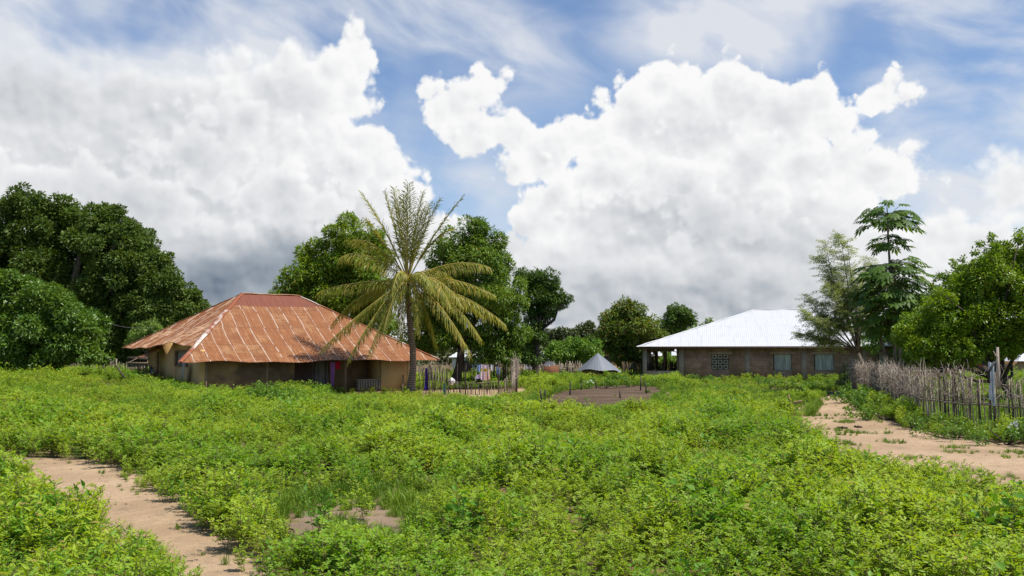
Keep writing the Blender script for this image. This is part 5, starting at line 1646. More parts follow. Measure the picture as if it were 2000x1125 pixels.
UP = [((706, 378), (752, 440), 0.6), ((716, 430), (748, 470), -0.9), ((752, 376), (772, 450), -0.4), ((798, 360), (795, 450), -0.2), ((826, 378), (808, 445), 0.6), ((858, 392), (822, 455), -0.6), ((903, 386), (842, 460), 0.3),
      ((776, 392), (788, 460), -1.0), ((880, 448), (835, 470), 1.0), ((838, 400), (815, 470), -1.0), ((770, 370), (780, 450), 0.9), ((790, 384), (793, 460), -1.3), ((826, 410), (808, 470), 1.2)]
for (tx, ty), (cx, cy), dy in UP:
    frond(at(tx, ty, Yp + dy), at(cx, cy, Yp + dy * 0.5), 56, 0.70, 0.5, True, 0.20)
OUT = [((662, 506), (700, 470), -0.8, .75), ((680, 470), (735, 455), 0.9, .7), ((622, 570), (690, 545), -0.6, .75), ((648, 634), (700, 560), 0.8, .7), ((630, 680), (720, 590), -1.2, .8), ((680, 702), (745, 580), -1.9, .8), ((722, 690), (770, 560), -2.2, .75),
       ((957, 522), (890, 495), -0.6, .75), ((966, 576), (880, 530), 0.6, .75), ((988, 634), (900, 560), -0.9, .8), ((940, 662), (880, 565), -1.7, .8), ((918, 690), (860, 575), -2.2, .8), ((852, 676), (830, 580), 0.9, .7),
       ((748, 648), (775, 545), -2.4, .7), ((880, 600), (850, 520), -2.3, .7), ((760, 600), (770, 520), 2.2, .7), ((900, 560), (850, 500), 2.2, .75), ((690, 600), (740, 530), 2.0, .75), ((945, 620), (870, 540), 1.8, .75), ((845, 570), (825, 505), -2.6, .6), ((765, 575), (780, 500), -2.5, .6),
       ((815, 650), (820, 545), -1.6, .7), ((780, 668), (785, 560), -1.2, .65), ((905, 600), (855, 520), -1.4, .7)]
for (tx, ty), (cx, cy), dy, ll in OUT:
    frond(at(tx, ty, Yp + dy), at(cx, cy, Yp + dy * 0.55), 74, ll * 1.12, 1.0, False, 0.12)
# coconuts and the fibrous heart
mb = MB()
for k in range(26):
    a = g.uniform(0, 6.28); mb.tube([crown_c - Z3 * 0.25, crown_c + np.array([math.cos(a) * 0.25, math.sin(a) * 0.25, 0.1]), crown_c + np.array([math.cos(a) * 0.7, math.sin(a) * 0.7, g.uniform(-0.3, 0.5)])], [0.02, 0.018, 0.008], 4)
mb.build('flower_stalks', noisy_mat('orange_stalk', (0.34, 0.17, 0.04), (0.46, 0.26, 0.06), 4.0), pm)
cocm = noisy_mat('young_coconut', (0.32, 0.26, 0.03), (0.42, 0.34, 0.05), 3.0, rough=0.5)
for k, (px, py, dy) in enumerate(((770, 575, -0.55), (777, 579, -0.6), (783, 577, -0.62), (774, 583, -0.5), (781, 585, -0.5), (817, 576, -0.55), (823, 579, -0.5), (812, 580, -0.55))):
    c = at(px, py, Yp + dy); r_ = 0.12
    m_ = MB(); m_.tube([c + Z3 * z * r_ * 1.25 for z in (-1, -0.75, -0.3, 0.2, 0.65, 0.92, 1)], [r_ * q for q in (0.05, 0.66, 0.95, 0.98, 0.76, 0.38, 0.05)], 9)
    m_.build('coconut', cocm, pm, sm=True)


# ---- bushes
def bush(label, px, py, Y, w, h, lmat, seed, leaf=0.10, per=130, name='bush', group=None, n=7, aspect=0.5, zbase=None):
    """px,py: foot of the bush; w,h in metres"""
    g = np.random.default_rng(seed)
    b = at(px, py, Y) if Y else gpt(px, py)
    b[2] = float(ground_z(b[0], b[1]))
    t = thing(name, b, label, 'bush', group)
    balls = []
    for k in range(n):
        x = g.uniform(-0.5, 0.5) * w; y = g.uniform(-0.5, 0.5) * w * 0.8
        r = min(w, h) * g.uniform(0.24, 0.36)
        z = max(r * 0.6, (h - r * 0.8) * g.uniform(0.35, 1.0) * (1 - 0.5 * (abs(x) / (0.5 * w)) ** 2))
        balls.append((b[0] + x, b[1] + y, b[2] + z, r))
    Pn, D, N, L = crown_arrays(balls, leaf, per, g, 0.1, 7, fill=0.3)
    k = Pn[:, 2] > b[2] - 0.05
    Pn, D, N, L = Pn[k], D[k], N[k], L[k]
    mb = MB()
    for q in balls: mb.tube([b + g.normal(0, 0.05, 3) * np.array([1, 1, 0]) - Z3 * 0.05, (b + np.array(q[:3])) / 2 + g.normal(0, 0.05, 3), np.array(q[:3])], [0.02, 0.014, 0.007], 5)
    mb.build('stem', MAT['bark_dark'], t)
    V, Fc = leaf_arrays(Pn, D, N, L, L * aspect)
    emit('foliage', V, Fc, lmat, t, tint=np.repeat(g.uniform(0, 1, len(Pn)), 2))
    return t


GF = 'bushes along the right stick fence'
bush('green bush at the far end of the right stick fence, beside the dark upright shrub', 1668, 788, None, 2.0, 0.85, MAT['leaf_hedge'], 1, group=GF)
bush('green bush between path and stick fence, third along from the far end', 1700, 803, None, 2.2, 0.95, MAT['leaf_hedge'], 2, group=GF)
bush('lighter green bush leaning over the path where the fence turns', 1728, 820, None, 1.7, 0.85, MAT['leaf_light'], 3, group=GF)
bush('small dark green bush standing alone at the foot of the fence bend', 1785, 840, None, 1.15, 0.66, MAT['leaf_hedge'], 4, 0.08, group=GF)
bush('broad green bush before the near part of the stick fence', 1868, 858, None, 1.55, 0.72, MAT['leaf_hedge'], 5, 0.075, 170, group=GF)
wfb = bush('large bush dotted with white flowers at the right edge by the fence', 1965, 870, None, 2.0, 0.78, MAT['leaf_hedge'], 6, 0.07, 180, group=GF, n=10)
bush('bush cut by the right frame edge past the white flowered one', 2040, 874, None, 1.7, 0.75, MAT['leaf_hedge'], 7, 0.07, 170, group=GF)
fm = noisy_mat('white_petals', (0.80, 0.80, 0.78), (0.86, 0.86, 0.84), 3.0, trans=0.2)
g = np.random.default_rng(4)
mb = MB()
for k in range(9):
    c = at(1957 + 30 * g.uniform(), 822 + 14 * g.uniform(), 22.9)
    for j in range(5):
        a = j * 1.257; mb.add([c, c + np.array([math.cos(a - 0.4) * 0.035, -0.02, math.sin(a - 0.4) * 0.035]), c + np.array([math.cos(a) * 0.05, -0.01, math.sin(a) * 0.05]), c + np.array([math.cos(a + 0.4) * 0.035, -0.02, math.sin(a + 0.4) * 0.035])], [(0, 1, 2, 3)])
mb.build('flowers', fm, wfb)
g = np.random.default_rng(50)
# the dark upright shrub by the corner of the block house
b = at(1652, 778, 57); b[2] = float(ground_z(b[0], b[1]))
t = thing('upright_shrub', b, 'dark upright conical shrub where the path meets the block house', 'shrub')
Pn, D, N, L = crown_arrays([(b[0], b[1], b[2] + 0.45, 0.55), (b[0] + 0.05, b[1], b[2] + 1.0, 0.42), (b[0] + 0.1, b[1], b[2] + 1.5, 0.26), (b[0] - 0.3, b[1] - 0.2, b[2] + 0.3, 0.42)], 0.11, 150, g)
mb = MB(); mb.tube([b - Z3 * 0.1, b + Z3 * 1.6], [0.05, 0.02], 6); mb.build('stem', MAT['bark_dark'], t)
V, Fc = leaf_arrays(Pn, D, N, L, L * 0.4); emit('foliage', V, Fc, MAT['leaf_conifer'], t, tint=np.repeat(g.uniform(0, 1, len(Pn)), 2))
bush('small bright lone bush at the foot of the grey block wall', 1626, 766, 62, 1.1, 0.75, MAT['leaf_light'], 9, 0.10)
for k, (px, Y, w, h, lab) in enumerate(((1360, 69, 2.6, 0.9, 'leftmost rounded bush under the pierced block window'), (1400, 68, 2.4, 0.8, 'bush right below the pierced block window of the block house'),
        (1475, 63, 2.6, 0.95, 'left end bush of the hedge under the left tin window'), (1515, 61, 2.6, 1.0, 'tallest bush of the hedge under the left tin window'),
        (1552, 60, 2.4, 0.95, 'hedge bush between the two tin windows'), (1585, 59, 1.9, 0.85, 'right end bush of the hedge, beside the bare path'))):
    bush(lab, px, 770, Y, w, h * 0.85, MAT['leaf_hedge'], 60 + k, 0.12, 90, group='bushes before the block house')
for k, (px, Y, w, h, lab) in enumerate(((1180, 60, 2.6, 0.75, 'low dense bush behind the bare soil, before the round tin hut'), (1230, 61, 2.4, 0.8, 'low dense bush behind the bare soil, right of the round tin hut'), (1280, 62, 2.2, 0.75, 'low bush below the sandy wall of the open veranda'))):
    bush(lab, px, 760, Y, w, h, MAT['leaf_hedge'], 80 + k, 0.12, 90, group='bushes behind the bare soil')
for k, (px, py, w, h, lab) in enumerate(((512, 800, 1.5, 1.25, 'tall pale weed bush before the left wall of the veranda'), (548, 800, 1.3, 1.15, 'tall weed bush left of the dark lattice screen'), (585, 802, 1.4, 0.95, 'tall weed bush below the dark lattice screen'))):
    bush(lab, px, py, None, w, h, MAT['leaf_light'], 90 + k, 0.085, 110, group='tall weeds before the mud house', name='weed_bush')

bush('leafy bush half hiding the left foot of the round tin hut', 1140, 760, 66, 2.2, 0.95, MAT['leaf_hedge'], 201, 0.12, 90)
bush('leafy bush at the right foot of the round tin hut', 1214, 760, 67, 1.8, 0.95, MAT['leaf_hedge'], 202, 0.12, 90)
tree('far_tree', 'dark green tree filling the gap left of the far mango', (1160, 735), 110, [
    (1150, 668, 18), (1175, 660, 18), (1135, 680, 18), (1165, 690, 20), (1110, 688, 16)], 0.34, 36, MAT['leaf_dark'], MAT['bark_dark'], 0.2, 203, sub=8)

# ---- far wood: one mass
g = np.random.default_rng(123)
balls = []
for k in range(420):
    x = g.uniform(-150, 160); y = g.uniform(165, 215)
    r = g.uniform(2.0, 4.2); balls.append((x, y, g.uniform(0.5, 3.6) + (1.2 if x > 60 or x < -40 else 0), r))
Pn, D, N, L = crown_arrays(balls, 0.9, 1.6, g, 0.2, 6)
V, Fc = leaf_arrays(Pn, D, N, L, L * 0.6)
tag(emit('distant_wood', V, Fc, MAT['leaf_olive'], tint=np.repeat(g.uniform(0, 1, len(Pn)), 2)), kind='stuff')
# ------------------------------------------------------------------ fences and small things
def stick_fence(name, label, line, h_fn, step, r, seed, mats, rails=(), brush=None, post_step=3.0, lean=0.06, gap=0.0, cat='fence', tilt=0.0, low=None, infill=0.0):
    """line: ground points. Sticks set close together, posts, tied rails and, where brush(s) > 0, dry twigs woven in at the top"""
    g = np.random.default_rng(seed)
    P_ = np.array(line); seg = np.linalg.norm(np.diff(P_[:, :2], axis=0), axis=1); cum = np.concatenate([[0], np.cumsum(seg)]); Lt = cum[-1]
    def pos(s): return np.array([np.interp(s, cum, P_[:, 0]), np.interp(s, cum, P_[:, 1]), 0.0])
    def gp(s):
        p = pos(s); p[2] = float(ground_z(p[0], p[1])); return p
    def tang(s): return unit(pos(min(s + 0.1, Lt)) - pos(max(s - 0.1, 0)))
    t = thing(name, gp(0), label, cat)
    mbs = [MB() for _ in mats]
    s = 0.0
    while s < Lt:
        s += step * g.uniform(0.4, 1.6)
        if s > Lt: break
        if g.uniform() < gap: continue
        p = gp(s); tg = tang(s); nn = np.array([-tg[1], tg[0], 0])
        h = h_fn(s, Lt) * g.uniform(0.84, 1.08)
        if low is not None and g.uniform() < 0.8: h = min(h, low(s, Lt) * g.uniform(0.85, 1.1))
        q = p + Z3 * h + tg * g.normal(0, lean) * h + nn * (g.normal(0, lean * 0.6) + tilt) * h
        p = p + nn * g.normal(0, 0.03)
        m = (p + q) / 2 + tg * g.normal(0, 0.02) + nn * g.normal(0, 0.015)
        rr = r * g.uniform(0.6, 1.35)
        mbs[g.integers(0, len(mats))].tube([p - Z3 * 0.1, m, q], [rr, rr * 0.9, rr * 0.65], 5)
        if infill and g.uniform() < infill:      # a side twig
            f0 = g.uniform(0.55, 0.95); c = p + (q - p) * f0
            mbs[0].tube([c, c + tg * g.normal(0, 0.16) + nn * g.normal(0, 0.05) + Z3 * g.uniform(0.08, 0.30)], [rr * 0.5, rr * 0.25], 4)
    allm = MB(); mi = []
    for k, mb in enumerate(mbs):
        allm.add(mb.v, mb.f); mi += [k] * len(mb.f)
    emit('stick_row', np.array(allm.v), allm.f, None, t, mats=mats, mat_idx=mi)
    s = post_step * 0.4
    while s < Lt:
        p = gp(s); mb = MB(); tg = tang(s)
        hh = h_fn(s, Lt) * g.uniform(1.0, 1.14)
        mb.tube([p - Z3 * 0.2, p + Z3 * hh * 0.5 + tg * g.normal(0, 0.03), p + Z3 * hh + tg * g.normal(0, 0.05)], [r * 2.4, r * 2.2, r * 1.8], 7)
        mb.build('post', MAT['stick_dark'] if g.uniform() < 0.5 else MAT['stick'], t)
        s += post_step * g.uniform(0.8, 1.2)
    for (zf, ra, side) in rails:
        mb = MB(); pts = []
        for sk in np.linspace(0.05, Lt - 0.05, max(3, int(Lt / 0.9))):
            p = gp(sk); tg = tang(sk); nn = np.array([-tg[1], tg[0], 0])
            pts.append(p + Z3 * (zf(sk, Lt) + g.normal(0, 0.02)) + nn * side)
        mb.tube(pts, ra, 6); mb.build('rail', MAT['stick'], t)
    if brush is not None:
        mb = MB(); mb2 = MB()
        for _ in range(int(Lt * 150)):
            s = g.uniform(0, Lt)
            if g.uniform() > brush(s, Lt): continue
            p = gp(s); tg = tang(s); nn = np.array([-tg[1], tg[0], 0]); h = h_fn(s, Lt)
            c = p + Z3 * h * g.uniform(0.50, 1.04) + nn * g.normal(0, 0.07)
            d = unit(tg * g.normal(0, 0.7) + nn * g.normal(0, 0.3) + Z3 * g.uniform(-0.5, 1.0)); ln = g.uniform(0.15, 0.5)
            k = c + d * ln * 0.5 + g.normal(0, 0.03, 3)
            (mb if g.uniform() < 0.6 else mb2).tube([c, k, c + d * ln + g.normal(0, 0.05, 3)], [0.008, 0.0065, 0.004], 4, cap=False)
        mb.build('brushwood', MAT['stick_pale'], t)
        mb2.build('brushwood', MAT['stick'], t)
    return t


FL_len = None
stick_fence('stick_fence', 'long grey stick fence with woven dry brush running along the right path', FENCE_R, lambda s, L: 1.62 - 0.06 * math.sin(s * 0.7) + 0.12 * math.exp(-((s - 1.0) / 2) ** 2), 0.075, 0.017, 3,
            [MAT['stick'], MAT['stick_pale'], MAT['stick_dark']], rails=((lambda s, L: 0.80 + 0.04 * math.sin(s), 0.028, -0.05), (lambda s, L: 0.84, 0.020, 0.05)),
            brush=lambda s, L: (1.0 if s < 26 else 0.35) * (0.5 + 0.5 * math.sin(s * 1.3 + 0.6) ** 2), post_step=2.6, infill=0.5)
# the yard fence by the palm: tall sticks left, low broken middle, tall curved end
YF = [at(816, 768, 54.0), at(850, 768, 53.2), at(876, 772, 52.6), at(910, 775, 52.0), at(945, 775, 52.0), at(975, 772, 52.4), at(1000, 768, 53.0), at(1009, 764, 54.2), at(1008, 760, 57.0), at(1003, 757, 60.5)]
def yf_h(s, L):
    f = s / L
    if f < 0.165: return 1.6
    if f < 0.36: return 0.66
    return float(np.interp(f, [0.36, 0.52, 0.62, 1.0], [0.66, 1.55, 1.85, 1.9]))
stick_fence('yard_fence', 'uneven stick fence curving round the yard of the forked mango, hung with cloths', YF, lambda s, L: 1.6 if s / L < 0.17 else (1.62 if s / L < 0.5 else 1.85), 0.085, 0.018, 5, [MAT['stick_pale'], MAT['stick'], MAT['stick_dark']],
            rails=((lambda s, L: float(np.interp(s / L, [0, 0.18, 0.3, 0.55, 0.7, 1.0], [0.85, 0.75, 0.66, 0.85, 1.1, 1.1])), 0.022, -0.05),), brush=lambda s, L: 0.40 if s / L > 0.52 else 0.0, post_step=2.2, low=lambda s, L: 1.7 if s / L < 0.15 else float(np.interp(s / L, [0.15, 0.2, 0.40, 0.5, 0.55], [1.5, 0.68, 0.72, 1.4, 2.0])))
stick_fence('yard_fence', 'old dark brush fence closing the back of the mango yard', [at(815, 745, 70), at(880, 745, 69), at(950, 745, 67), at(1000, 748, 64)], lambda s, L: 1.65, 0.075, 0.022, 6, [MAT['stick'], MAT['stick_dark']], brush=lambda s, L: 0.3, post_step=3.0)
stick_fence('far_fence', 'far grey stick fence between the columnar tree and the round tin hut', [at(1008, 738, 84), at(1060, 738, 84), at(1110, 738, 83), at(1135, 738, 82)], lambda s, L: 1.55, 0.10, 0.03, 7, [MAT['stick'], MAT['stick_pale']], post_step=3.0)
stick_fence('far_fence', 'grey stick fence left of the mud house, under the huge dark tree', [at(112, 725, 66), at(180, 725, 66), at(250, 725, 65)], lambda s, L: 1.15 + 0.1 * math.sin(s * 2), 0.11, 0.028, 8, [MAT['stick'], MAT['stick_dark'], MAT['stick_pale']], post_step=3.0)
stick_fence('garden_fence', 'thin grey fence before the ochre hut beyond the green garden', [at(1830, 742, 76), at(1900, 742, 76), at(1960, 742, 76)], lambda s, L: 1.1, 0.13, 0.03, 9, [MAT['stick'], MAT['stick_dark']], post_step=3.0)
stick_fence('brick_fence', 'dark plank fence right of the round tin hut', [at(1212, 740, 80), at(1255, 740, 80), at(1300, 740, 84), at(1340, 740, 88)], lambda s, L: 1.5, 0.09, 0.045, 10, [MAT['stick_dark'], MAT['wood_mid']], post_step=3.0).name = 'plank_fence'
m_ = MB(); c = at(1075, 738, 82.5)
P4 = [c + np.array([-0.6, 0, -0.3]), c + np.array([0.75, 0, -0.3]), c + np.array([0.75, 0, 1.12]), c + np.array([-0.6, 0, 1.0])]
m_.add(P4 + [p + np.array([0, 0.2, 0]) for p in P4], [(0, 1, 2, 3), (7, 6, 5, 4), (0, 4, 5, 1), (1, 5, 6, 2), (2, 6, 7, 3), (3, 7, 4, 0)], [(0, 0), (2.4, 0), (2.4, 1.6), (0, 1.6)] * 2)
tag(m_.build('brick_wall', block_mat('orange_mud_brick', (0.24, 0.11, 0.06), (0.20, 0.09, 0.05), (0.15, 0.10, 0.07)), origin=c), 'short orange mud brick wall in the far stick fence', 'wall')
# grey board gate left of the mud house
gp_ = at(268, 725, 60); gp_[2] = float(ground_z(gp_[0], gp_[1]))
t = thing('board_gate', gp_, 'grey weathered board gate left of the mud house side door', 'gate')
for k in range(15):
    mb = MB(); x = -0.62 + k * 0.09
    mb.box(gp_ + np.array([x, 0.02 * math.sin(k * 3.1), 0.58 + 0.03 * math.sin(k * 2.3)]), (1, 0, 0), (0, 1, 0), Z3, 0.04, 0.015, 0.62); mb.build('board', MAT['stick'] if k % 3 else MAT['stick_pale'], t)
for z in (0.25, 1.05):
    mb = MB(); mb.box(gp_ + np.array([0, -0.04, z]), (1, 0, 0), (0, 1, 0), Z3, 0.68, 0.02, 0.04); mb.build('crossbar', MAT['stick'], t)
mb = MB(); mb.box(gp_ + np.array([0.0, -0.03, 1.33]), (1, 0, 0), (0, 1, 0), Z3, 0.66, 0.03, 0.14); mb.build('top_panel', MAT['stick_dark'], t)
mb = MB(); q = at(212, 700, 50)
mb.tube([q, at(226, 714, 49), at(244, 738, 48)], [0.02, 0.045, 0.05], 6); mb.tube([at(222, 710, 49.2), at(216, 705, 49.4)], [0.03, 0.012], 5)
tag(mb.build('dead_branch', MAT['bark_dark'], origin=at(244, 738, 48)), 'bare dark branch poking slantwise from the weeds left of the mud house', 'branch')
mb = MB(); a = at(165, 608, 74); b2 = at(300, 640, 66)
mb.tube([a + (b2 - a) * k / 8 - Z3 * 0.5 * math.sin(math.pi * k / 8) for k in range(9)], 0.012, 4)
tag(mb.build('wire', MAT['galv_dark'], origin=a), 'thin sagging wire before the huge dark tree', 'wire')

# ---- laundry and other cloth
G_ = 'washing in the mango yard'
lb, wh, og, pk, ol = cloth_mat('light_blue_cloth', (0.25, 0.38, 0.62)), cloth_mat('white_cloth', (0.74, 0.73, 0.74)), cloth_mat('orange_print', (0.62, 0.22, 0.07), (0.70, 0.60, 0.52), 9.0), cloth_mat('lilac_cloth', (0.56, 0.42, 0.66)), cloth_mat('mustard_cloth', (0.45, 0.36, 0.05))
YL = 55.5
def lap(px, py): return at(px, py, YL)
cloth('laundry', lap(932, 712), lap(940, 711), 0.45, lb, 'light blue cloth at the left end of the washing in the mango yard', 'laundry', G_, 3, 0.03, 0.9, 1)
cloth('laundry', lap(940, 711), lap(954, 712), 0.95, cloth_mat('flowered_cloth', (0.72, 0.62, 0.74), (0.62, 0.40, 0.45), 12.0), 'pale flowered cloth in the middle of the washing', 'laundry', G_, 4, 0.04, 1.15, 2)
cloth('laundry', at(939, 719, YL - 0.15), at(953, 719, YL - 0.15), 0.20, ol, 'mustard yellow strip across the pale flowered washing', 'laundry', G_, 3, 0.02, 1.0, 3)
cloth('laundry', lap(948, 723), lap(956, 721), 0.62, og, 'orange and white cloth hanging lowest in the washing', 'laundry', G_, 3, 0.04, 1.3, 4)
cloth('laundry', lap(930, 731), lap(938, 730), 0.28, pk, 'lilac cloth low at the left of the washing', 'laundry', G_, 3, 0.03, 1.1, 5)
cloth('laundry', lap(927, 736), lap(931, 732), 0.32, wh, 'narrow white cloth under the lilac one', 'laundry', G_, 2, 0.03, 0.5, 6)
cloth('laundry', lap(957, 711), lap(964, 713), 0.35, wh, 'crumpled white cloth right of the flowered washing', 'laundry', G_, 3, 0.04, 0.9, 7)
cloth('laundry', lap(970, 715), lap(977, 718), 0.45, lb, 'light blue cloth at the right end of the washing', 'laundry', G_, 3, 0.04, 0.9, 8)
mb = MB(); mb.tube([lap(925, 710), lap(955, 711.5), lap(985, 714)], 0.012, 4)
tag(mb.build('washing_line', MAT['stick_dark'], origin=lap(925, 710)), 'sagging line that carries the washing in the mango yard', 'line')
cloth('hanging_cloth', at(831, 718, 53.0), at(835, 718, 53.0), 1.30, cloth_mat('indigo_cloth', (0.075, 0.035, 0.26)), 'long indigo cloth knotted on the yard fence right of the palm trunk', 'cloth', 'cloths on the yard fence', 2, 0.05, 2.0, 11)
cloth('hanging_cloth', at(866, 748, 52.2), at(870, 748, 52.2), 0.72, cloth_mat('sage_cloth', (0.16, 0.27, 0.21)), 'grey green cloth on the yard fence below the forked mango', 'cloth', 'cloths on the yard fence', 2, 0.05, 2.2, 12)
# tipped white basin
bc = at(884, 746, 59.5)
m_ = MB(); ax = unit(np.array([-0.75, -0.55, 0.35])); m_.tube([bc - ax * 0.10, bc - ax * 0.06, bc + ax * 0.14, bc + ax * 0.16], [0.15, 0.19, 0.24, 0.25], 16)
tag(m_.build('basin', noisy_mat('white_enamel', (0.62, 0.64, 0.64), (0.72, 0.74, 0.74), 2.0, rough=0.35), origin=bc), 'tipped white enamel basin in the mango yard', 'basin')
# the pale garment on the right fence, with a dark strap
gpos = at(1934, 704, 24.3)
cg = cloth('hanging_cloth', at(1930.5, 706, 24.4), at(1942, 706, 24.4), 1.08, noisy_mat('blue_grey_garment', (0.36, 0.42, 0.46), (0.52, 0.58, 0.62), 5.0, 4, 0.8, trans=0.1), 'long blue grey garment hung over the right stick fence', 'cloth', None, 4, 0.05, 0.95, 21, hem=0.08)
m_ = MB(); m_.tube([at(1944, 706, 24.3), at(1936, 718, 24.25), at(1931, 728, 24.25), at(1931, 748, 24.3)], [0.025, 0.03, 0.035, 0.04], 6)
tag(m_.build('strap', noisy_mat('black_strap', (0.02, 0.02, 0.022), (0.04, 0.04, 0.042), 4.0), origin=at(1944, 706, 24.3)), 'black strap hanging across the blue grey garment on the fence', 'strap')
mb = MB(); mb.tube([at(1950, 760, 24.6), at(1949, 720, 24.6), at(1948, 678, 24.6)], [0.05, 0.045, 0.035], 7); mb.tube([at(1949, 700, 24.6), at(1940, 686, 24.5)], [0.025, 0.012], 5)
tag(mb.build('forked_pole', MAT['stick_pale'], origin=at(1950, 760, 24.6)), 'pale forked pole standing right of the blue grey garment', 'pole')
cloth('laundry', at(1834, 717, 44), at(1843, 717, 44), 0.26, cloth_mat('blue_rag', (0.06, 0.17, 0.36)), 'small blue cloth hanging behind the right stick fence', 'laundry', 'washing beyond the right fence', 3, 0.03, 0.9, 31)
cloth('laundry', at(1846, 711, 44), at(1857, 711, 44), 0.34, cloth_mat('grey_rag', (0.20, 0.20, 0.21)), 'grey cloth right of the small blue cloth behind the fence', 'laundry', 'washing beyond the right fence', 3, 0.03, 1.0, 32)
cloth('laundry', at(1865, 707, 60), at(1869, 707, 60), 0.35, cloth_mat('pale_rag', (0.5, 0.6, 0.68)), 'pale blue cloth near the dark trunk in the garden', 'laundry', 'washing beyond the right fence', 2, 0.03, 0.9, 33)
cloth('laundry', at(1878, 715, 74), at(1887, 715, 74), 0.28, cloth_mat('navy_rag', (0.05, 0.07, 0.25)), 'navy cloth on the thin garden fence before the ochre hut', 'laundry', 'washing beyond the right fence', 3, 0.03, 0.9, 34)
cloth('laundry', at(1909, 708, 74), at(1917, 708, 74), 0.36, cloth_mat('red_rag', (0.42, 0.035, 0.03)), 'dark red cloth before the ochre hut', 'laundry', 'washing beyond the right fence', 3, 0.03, 0.9, 35)
mb = MB(); mb.tube([at(1832, 716.5, 44), at(1845, 711.5, 44), at(1862, 708, 44)], 0.010, 4)
tag(mb.build('washing_line', MAT['stick_dark'], origin=at(1832, 716, 44)), 'line with a blue and a grey cloth behind the right fence', 'line')
# thin dark tree in the garden
mb = MB(); q0 = at(1864, 765, 50); q0[2] = 0
mb.tube([q0, at(1863, 735, 50), at(1868, 715, 50), at(1873, 700, 50), at(1872, 680, 50)], [0.10, 0.09, 0.10, 0.08, 0.07], 7); mb.tube([at(1872, 696, 50), at(1885, 694, 50), at(1905, 705, 50)], [0.07, 0.05, 0.03], 6)
t = thing('bare_tree', q0, 'thin dark bare trunk standing in the garden behind the right fence', 'tree'); o = mb.build('trunk', MAT['bark_dark'], t)
Pn, D, N, L = crown_arrays([(*at(1868, 668, 50.5), 0.8), (*at(1885, 676, 50.3), 0.7)], 0.16, 90, np.random.default_rng(8))
V, Fc = leaf_arrays(Pn, D, N, L, L * 0.45); emit('crown', V, Fc, MAT['leaf_citrus'], t, tint=np.repeat(np.random.default_rng(2).uniform(0, 1, len(Pn)), 2))

# ---- stakes, litter, sticks, dung
g = np.random.default_rng(15)
for (px, py, h, lab) in ((1058, 786, 0.60, 'short dark stake at the left corner of the bare soil'), (1063, 781, 0.50, 'short stake just behind the one at the left corner'), (1113, 772, 0.70, 'thin stake in the left part of the bare soil'), (1134, 762, 0.45, 'short stake at the back left edge of the bare soil'),
                         (1165, 759, 0.50, 'leaning stake beside the white plastic'), (1212, 778, 0.42, 'small stake at the front middle of the bare soil'), (1251, 763, 0.85, 'tallest stake, at the right of the bare soil'), (1263, 769, 0.70, 'thick black stake right of the tallest one'), (1281, 754, 0.45, 'pale short stake behind the right end of the bare soil')):
    q = gpt(px, py); mb = MB()
    top = q + Z3 * h + np.array([g.normal(0, 0.05), g.normal(0, 0.05), 0])
    mb.tube([q - Z3 * 0.1, (q + top) / 2 + g.normal(0, 0.015, 3), top], [0.045, 0.042, 0.036], 7)
    tag(mb.build('stake', MAT['stick_pale'] if 'pale' in lab else MAT['stick_dark'], origin=q), lab, 'stake', 'stakes in the bare soil')
q = gpt(1145, 754) + Z3 * 0.02
m_ = MB()
for k in range(4):
    r_ = g.uniform(0.16, 0.26); c = q + np.array([(k - 1.5) * 0.20, g.normal(0, 0.08), r_ * 0.7])
    m_.tube([c + Z3 * z * r_ + g.normal(0, 0.02, 3) for z in (-0.9, -0.5, 0.1, 0.6, 0.95)], [r_ * v for v in (0.5, 0.95, 1.0, 0.7, 0.15)], 8)
tag(m_.build('plastic_bag', noisy_mat('white_plastic', (0.62, 0.66, 0.70), (0.74, 0.77, 0.80), 4.0, rough=0.35, trans=0.15), origin=q), 'crumpled white plastic lying behind the bare soil', 'litter')
q = gpt(1545, 795)
mb = MB(); mb.tube([q - Z3 * 0.05, q + np.array([-0.03, 0, 0.22]), q + np.array([-0.10, 0, 0.48])], [0.06, 0.055, 0.045], 7); mb.tube([q + Z3 * 0.10, q + np.array([0.20, -0.05, 0.20]), q + np.array([0.44, -0.1, 0.26])], [0.05, 0.045, 0.035], 7)
tag(mb.build('forked_stump', MAT['wood_mid'], origin=q), 'forked brown stump at the edge of the rough grass, left of the path', 'stump')
q = gpt(1318, 784)
mb = MB(); mb.tube([q + Z3 * 0.04, q + np.array([-0.22, 0.3, 0.28]), q + np.array([-0.36, 0.45, 0.42])], [0.05, 0.045, 0.03], 6)
tag(mb.build('fallen_stick', MAT['wood_mid'], origin=q), 'brown stick slanting in the grass right of the bare soil', 'stick')
mb = MB(); q = at(1240, 738, 76); q[2] = 0.1
for k in range(4): mb.tube([q + np.array([k * 0.2, 0, 0.3]), q + np.array([k * 0.2 + 1.2, 0.3, 0.5 + 0.12 * k])], [0.05, 0.035], 5)
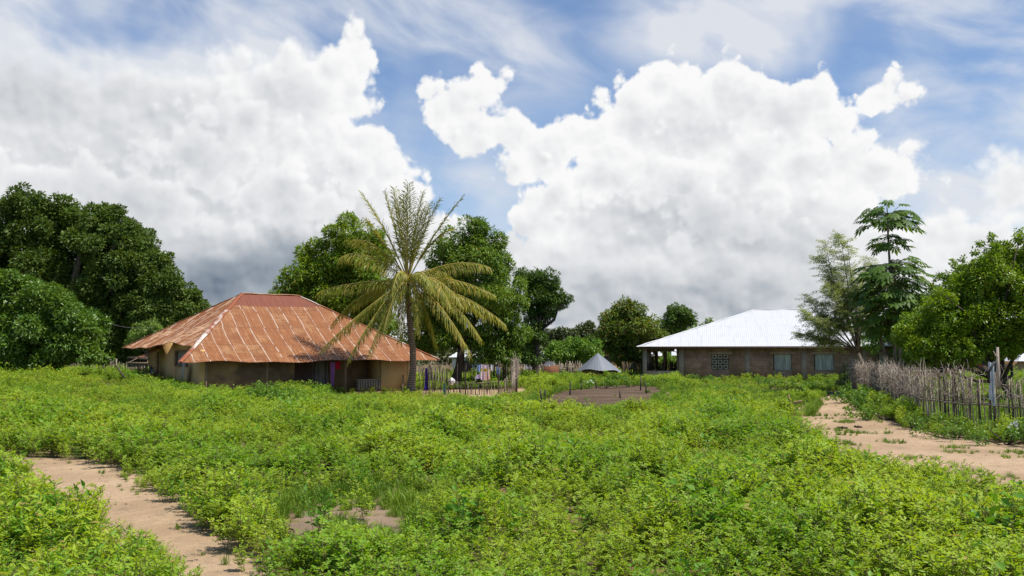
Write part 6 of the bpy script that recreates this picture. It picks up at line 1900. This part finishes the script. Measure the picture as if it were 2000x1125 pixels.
tag(mb.build('stick_pile', MAT['stick_pale'], origin=q), 'pile of pale sticks at the left foot of the block house veranda', 'sticks')
dung = noisy_mat('dry_dung', (0.028, 0.02, 0.016), (0.06, 0.045, 0.035), 12.0, bump=0.8, bscale=25.0)
for (px, py, s, lab) in ((1643, 838, 0.13, 'dark lump of dung on the right path, left of its twin'), (1675, 836, 0.12, 'dark lump of dung on the right path, right of its twin')):
    q = gpt(px, py); m_ = MB()
    for k in range(9):
        c = q + np.array([g.normal(0, s * 0.5), g.normal(0, s * 0.35), s * 0.22 + abs(g.normal(0, s * 0.12))]); r_ = s * g.uniform(0.28, 0.48)
        m_.tube([c + Z3 * z * r_ * 0.8 for z in (-0.95, -0.5, 0.1, 0.6, 0.95)], [r_ * v * g.uniform(0.9, 1.1) for v in (0.3, 0.85, 1.0, 0.75, 0.2)], 8)
    tag(m_.build('dung', dung, origin=q, sm=True), lab, 'dung', 'dung on the right path')
# twigs and scraps on the left path: uncountable litter
mb = MB(); mb2 = MB()
for k in range(900):
    P_ = np.array(POLY_L if g.uniform() < 0.55 else POLY_R); x, y = g.uniform(P_[:, 0].min(), P_[:, 0].max()), g.uniform(P_[:, 1].min(), P_[:, 1].max())
    if not in_poly(np.array([x]), np.array([y]), [tuple(v) for v in P_])[0] or y > 40 or abs(x) > 0.6 * y + 1: continue
    z = float(ground_z(x, y)) + 0.018; a = g.uniform(0, 6.28); ln = g.uniform(0.02, 0.09)
    if g.uniform() < 0.8: mb.tube([(x, y, z), (x + math.cos(a) * ln, y + math.sin(a) * ln, z + 0.006)], [0.005, 0.003], 4)
    else:
        s = g.uniform(0.006, 0.016); mb2.box((x, y, z), (math.cos(a), math.sin(a), 0), (-math.sin(a), math.cos(a), 0), Z3, s, s * 0.7, s * 0.4, 0.6)
tag(mb.build('twig_litter', MAT['stick_dark']), kind='stuff')
tag(mb2.build('pebbles', noisy_mat('pale_pebble', (0.5, 0.47, 0.42), (0.7, 0.67, 0.62), 5.0)), kind='stuff')
